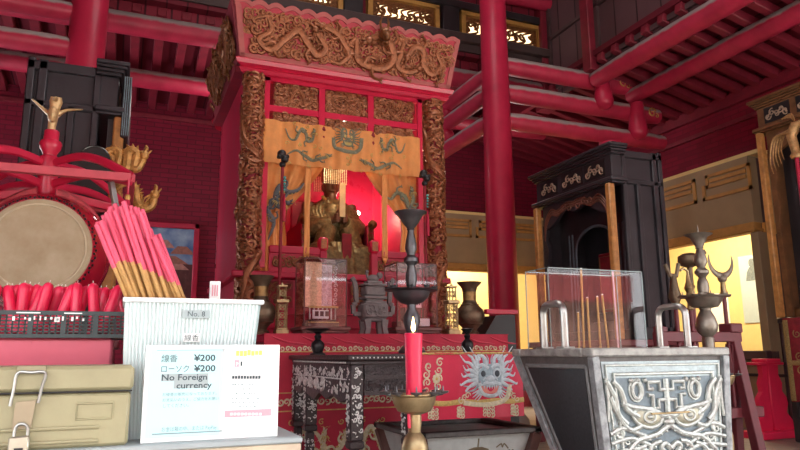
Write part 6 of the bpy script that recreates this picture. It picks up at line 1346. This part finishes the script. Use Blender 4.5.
# incense sticks in the bin: paper-wrapped pink upper part, tan lower part
IB = 'incense_stick_bundle'; R = random.Random(21); first = {}
N_ = 54
def interp(x, P):
    for (a, b), (c, d) in zip(P, P[1:]):
        if x <= c: return b+(d-b)*(x-a)/(c-a)
    return P[-1][1]
for i in range(N_):
    row = i % 3; f = (i+R.uniform(-.4, .4))/(N_-1); pb = 129.5+59*f; px = 96+64*f+R.uniform(-1.5, 1.5)
    py = interp(px, [(90, 224), (96, 222), (104, 213), (115, 206), (124, 204), (135, 210), (143, 212), (146.5, 226), (152, 233), (165, 240)])+R.uniform(-3, 6)
    yb = WY+.035+.05*row+R.uniform(-.012, .012); y0 = yb+R.uniform(-.01, .01)
    tp = atY(px, py, y0); bt = V((atY(pb, 300, yb).x, yb, wz1-.005)); d = (tp-bt); L = d.length; d /= L
    pp_ = (px+pb)/2; ps = interp(pp_, [(100, 268), (115, 261), (125, 257), (140, 263), (160, 274), (175, 279)])+R.uniform(-3, 3)
    k = (300-ps)/(300-py)
    o = thing('incense_stick', 'thick pink-tipped incense stick with tan lower half leaning in the white bin', 'incense stick', bt, 'thick incense sticks in the white bin')
    MB().tube([bt-d*.20, bt+d*L*k], .0043, 8).build('tan_half', STICKT, o); MB().tube([bt+d*(L*k-.006), tp], .0049, 8).build('pink_wrap', STICKP, o)
# small white card behind the bin
a, b = atY(210, 281, 1.8), atY(220, 300, 1.8)
t = thing('small_card_holder', 'small white card holder showing over the rim of the white bin', 'card holder', (a.x, 1.8, TZt))
MB().box(a.x, b.x, 1.8, 1.804, TZt+.01, a.z, b=.001).build('card', PWHITE, t); MB().box(a.x-.003, b.x+.003, 1.785, 1.83, TZt, TZt+.012, b=.003).build('foot', ACRY, t)
m = MB(); fr = frontF(a.x, 1.7985, 0); 
for k in range(3): m.fbox(fr, .006+.006*k, .009+.006*k, b.z+.01, a.z-.01, 0, .0008)
m.build('printed_lines', PINKPR, t)
# acrylic price sign
SY = yf+.03
a, b, c_, d_ = atY(146, 348, SY), atY(280, 342, SY), atY(142, 441, SY), atY(283, 432, SY)
sx0, sx1, sz1 = a.x, b.x, (a.z+b.z)/2; Ws = sx1-sx0; Hs = sz1-TZt
t = thing('price_sign', 'white acrylic stand with the incense and candle price sheets', 'sign', ((sx0+sx1)/2, SY, TZt))
MB().box(sx0, sx1, SY, SY+.005, TZt, sz1, b=.002).prism(rightF((sx0+sx1)/2, SY, TZt), [(.004, 0), (.075, 0), (.075, .004), (.008, .004)], -Ws*.48, Ws*.48).build('stand', ACRY, t)
fs_ = frontF(sx0, SY-.001, TZt)
def suv(x, y): p = atY(x, y, SY); return p.x-sx0, p.z-TZt
u0, v1 = suv(150, 349.5); u1, _ = suv(223, 349); v0 = suv(200, 436)[1]; um = u1
hl = suv(160, 352)[0]
o = MB().fbox(fs_, u0, u1, v0, v1, 0, .0006).build('price_sheet', PCYAN, t)
m = MB(); T = lambda s, px, py, h, mm, al='LEFT', sx=1., bo=0.: m.text(fs_, s, h, suv(px, py)[0], suv(px, py)[1], .0012, mm, al, sx, bo)
k1 = .0021
m.fbox(fs_, *[suv(161, 380)[0], suv(208, 380)[0]], suv(161, 381.5)[1], suv(161, 374)[1], .0006, .0010, 2); m.fbox(fs_, suv(174, 380)[0], suv(208, 380)[0], suv(161, 389)[1], suv(161, 381.5)[1], .0006, .0010, 2)
T('線香', 161, 361.5, .0155, 1, bo=.0003); T('¥200', 194, 361, .0175, 0, sx=1.15, bo=.0004); T('ローソク', 160, 372, .0155, 0, sx=.9); T('¥200', 194, 371.5, .0175, 0, sx=1.15, bo=.0004)
T('No Foreign', 161, 380.5, .0165, 0, sx=1.14, bo=.0003); T('currency', 176, 388.5, .0165, 0, sx=1.14, bo=.0003)
T('お線香の販売になっております。', 162, 396, .0072, 1); T('お支払いのうえ、ご協力をお願い', 162, 401.5, .0072, 1); T('してください。', 162, 407.5, .0078, 1)
T('お金は箱の中、または PayPay', 161, 431.5, .0100, 1, sx=.80)
m.fbox(fs_, suv(152, 434)[0], suv(222, 434)[0], suv(161, 434.5)[1], suv(161, 433.3)[1], .0006, .0011, 1); m.fbox(fs_, suv(152, 434)[0], suv(222, 434)[0], suv(161, 355-4.5)[1], suv(161, 349.8)[1], .0006, .0011, 1)
m.build('lettering', [INK, INKL, LABEL], o)
u0 = suv(224, 350)[0]; u1 = suv(276, 350)[0]; v0, v1 = suv(240, 430)[1], suv(250, 345)[1]
o = MB().fbox(fs_, u0, u1, v0, v1, 0, .0006).build('notice_sheet', PWHITE, t)
m = MB()
def blk(xa, ya, xb, yb, mm): m.fbox(fs_, suv(xa, ya)[0], suv(xb, ya)[0], suv(xa, yb)[1], suv(xa, ya)[1], .0006, .0016 if mm == 4 else .0011, mm)
R = random.Random(5)
for k in range(7): blk(236+k*3.8, 350.5+R.uniform(-.6, .6), 239.2+k*3.8, 355.5+R.uniform(-.8, .8), 2)
blk(234.5, 360, 239, 367, 3); m.text(fs_, 'P', .011, suv(235.4, 366)[0], suv(235.4, 366)[1], .0014, 4)
blk(240.5, 361.5, 242.2, 366, 0)
for k in range(10): blk(232+k*2.9, 375.8+R.uniform(-.3, .3), 234.3+k*2.9, 378.8, 0)
for j, y in enumerate((384, 388.5, 393, 398, 402, 406)):
    x = 232
    while x < 258:
        w = R.uniform(.8, 2.2); blk(x, y+R.uniform(-.3, .3), x+w, y+1.0, 1); x += w+R.uniform(.6, 3.)
blk(224.5, 410.5, 271, 417.5, 3)
for k in range(9): blk(230+k*3.6, 412.8, 232.6+k*3.6, 415.2, 4)
m.build('lettering', [INK, INKL, YELPR, PINKPR, PWHITE], o)
# ---------------------------------------------------------------- light, camera, colour
w = bpy.data.worlds.new('overcast_sky'); bpy.context.scene.world = w; w.use_nodes = True
w.node_tree.nodes['Background'].inputs[0].default_value = (.93, .97, 1., 1); w.node_tree.nodes['Background'].inputs[1].default_value = 2.6
def lamp(nm, kind, loc, e, col, size=.5, rot=(0, 0, 0), sy=None):
    l = bpy.data.lights.new(nm, kind); l.energy = e; l.color = col
    if kind == 'AREA':
        l.size = size
        if sy: l.shape = 'RECTANGLE'; l.size_y = sy
    elif kind == 'POINT': l.shadow_soft_size = size
    o = bpy.data.objects.new(nm, l); o.location = loc; o.rotation_euler = rot; C.objects.link(o); return o
sun = lamp('sun', 'SUN', (0, 0, 12), 18, (1, .97, .94)); sun.data.angle = .01; sun.rotation_euler = V((-.62, -.12, -.78)).to_track_quat('-Z', 'Y').to_euler()
lamp('office_ceiling_lamp', 'AREA', (8.3, 7.6, 3.38), 75, (1, .84, .55), .6, (0, 0, 0), 2.5)
lamp('office_back_lamp', 'AREA', (5.6, 11.4, 3.38), 100, (1, .90, .68), 2.5, (0, 0, 0), .6)
lamp('shrine_lamp_light', 'POINT', (tg.x, tg.y-.05, tg.z), 9, (1, .80, .58), .03)
lamp('added_hall_fill', 'AREA', (2.2, 4.2, 6.7), 42, (1, .93, .90), 2.4)  # fill light added to brighten the dim interior, not a known lamp
lamp('back_aisle_lamp', 'POINT', (1.2, 9.0, 4.2), 10, (1, .90, .86), .15)
lamp('added_corner_fill', 'POINT', (5.6, 9.0, 4.0), 7, (1, .90, .86), .15)  # another added fill, lifts the red back wall on the right
lamp('canopy_lamp', 'POINT', (2.0, 6.25, 3.15), 6, (1, .86, .62), .05)
cam = bpy.data.cameras.new('camera'); co = bpy.data.objects.new('camera', cam); C.objects.link(co)
cam.sensor_width = 36; cam.lens = F/800*36; cam.clip_start = .05; cam.clip_end = 200
mw = M4(((RR.x, UU.x, -FF.x, 0), (RR.y, UU.y, -FF.y, 0), (RR.z, UU.z, -FF.z, H), (0, 0, 0, 1)))
co.matrix_world = mw
S = bpy.context.scene; S.camera = co
S.view_settings.view_transform = 'Standard'; S.view_settings.look = 'None'; S.view_settings.gamma = 1; S.view_settings.use_curve_mapping = False
S.view_settings.exposure = 1.27
S.cycles.use_denoising = True; S.cycles.max_bounces = 10; S.cycles.transparent_max_bounces = 16
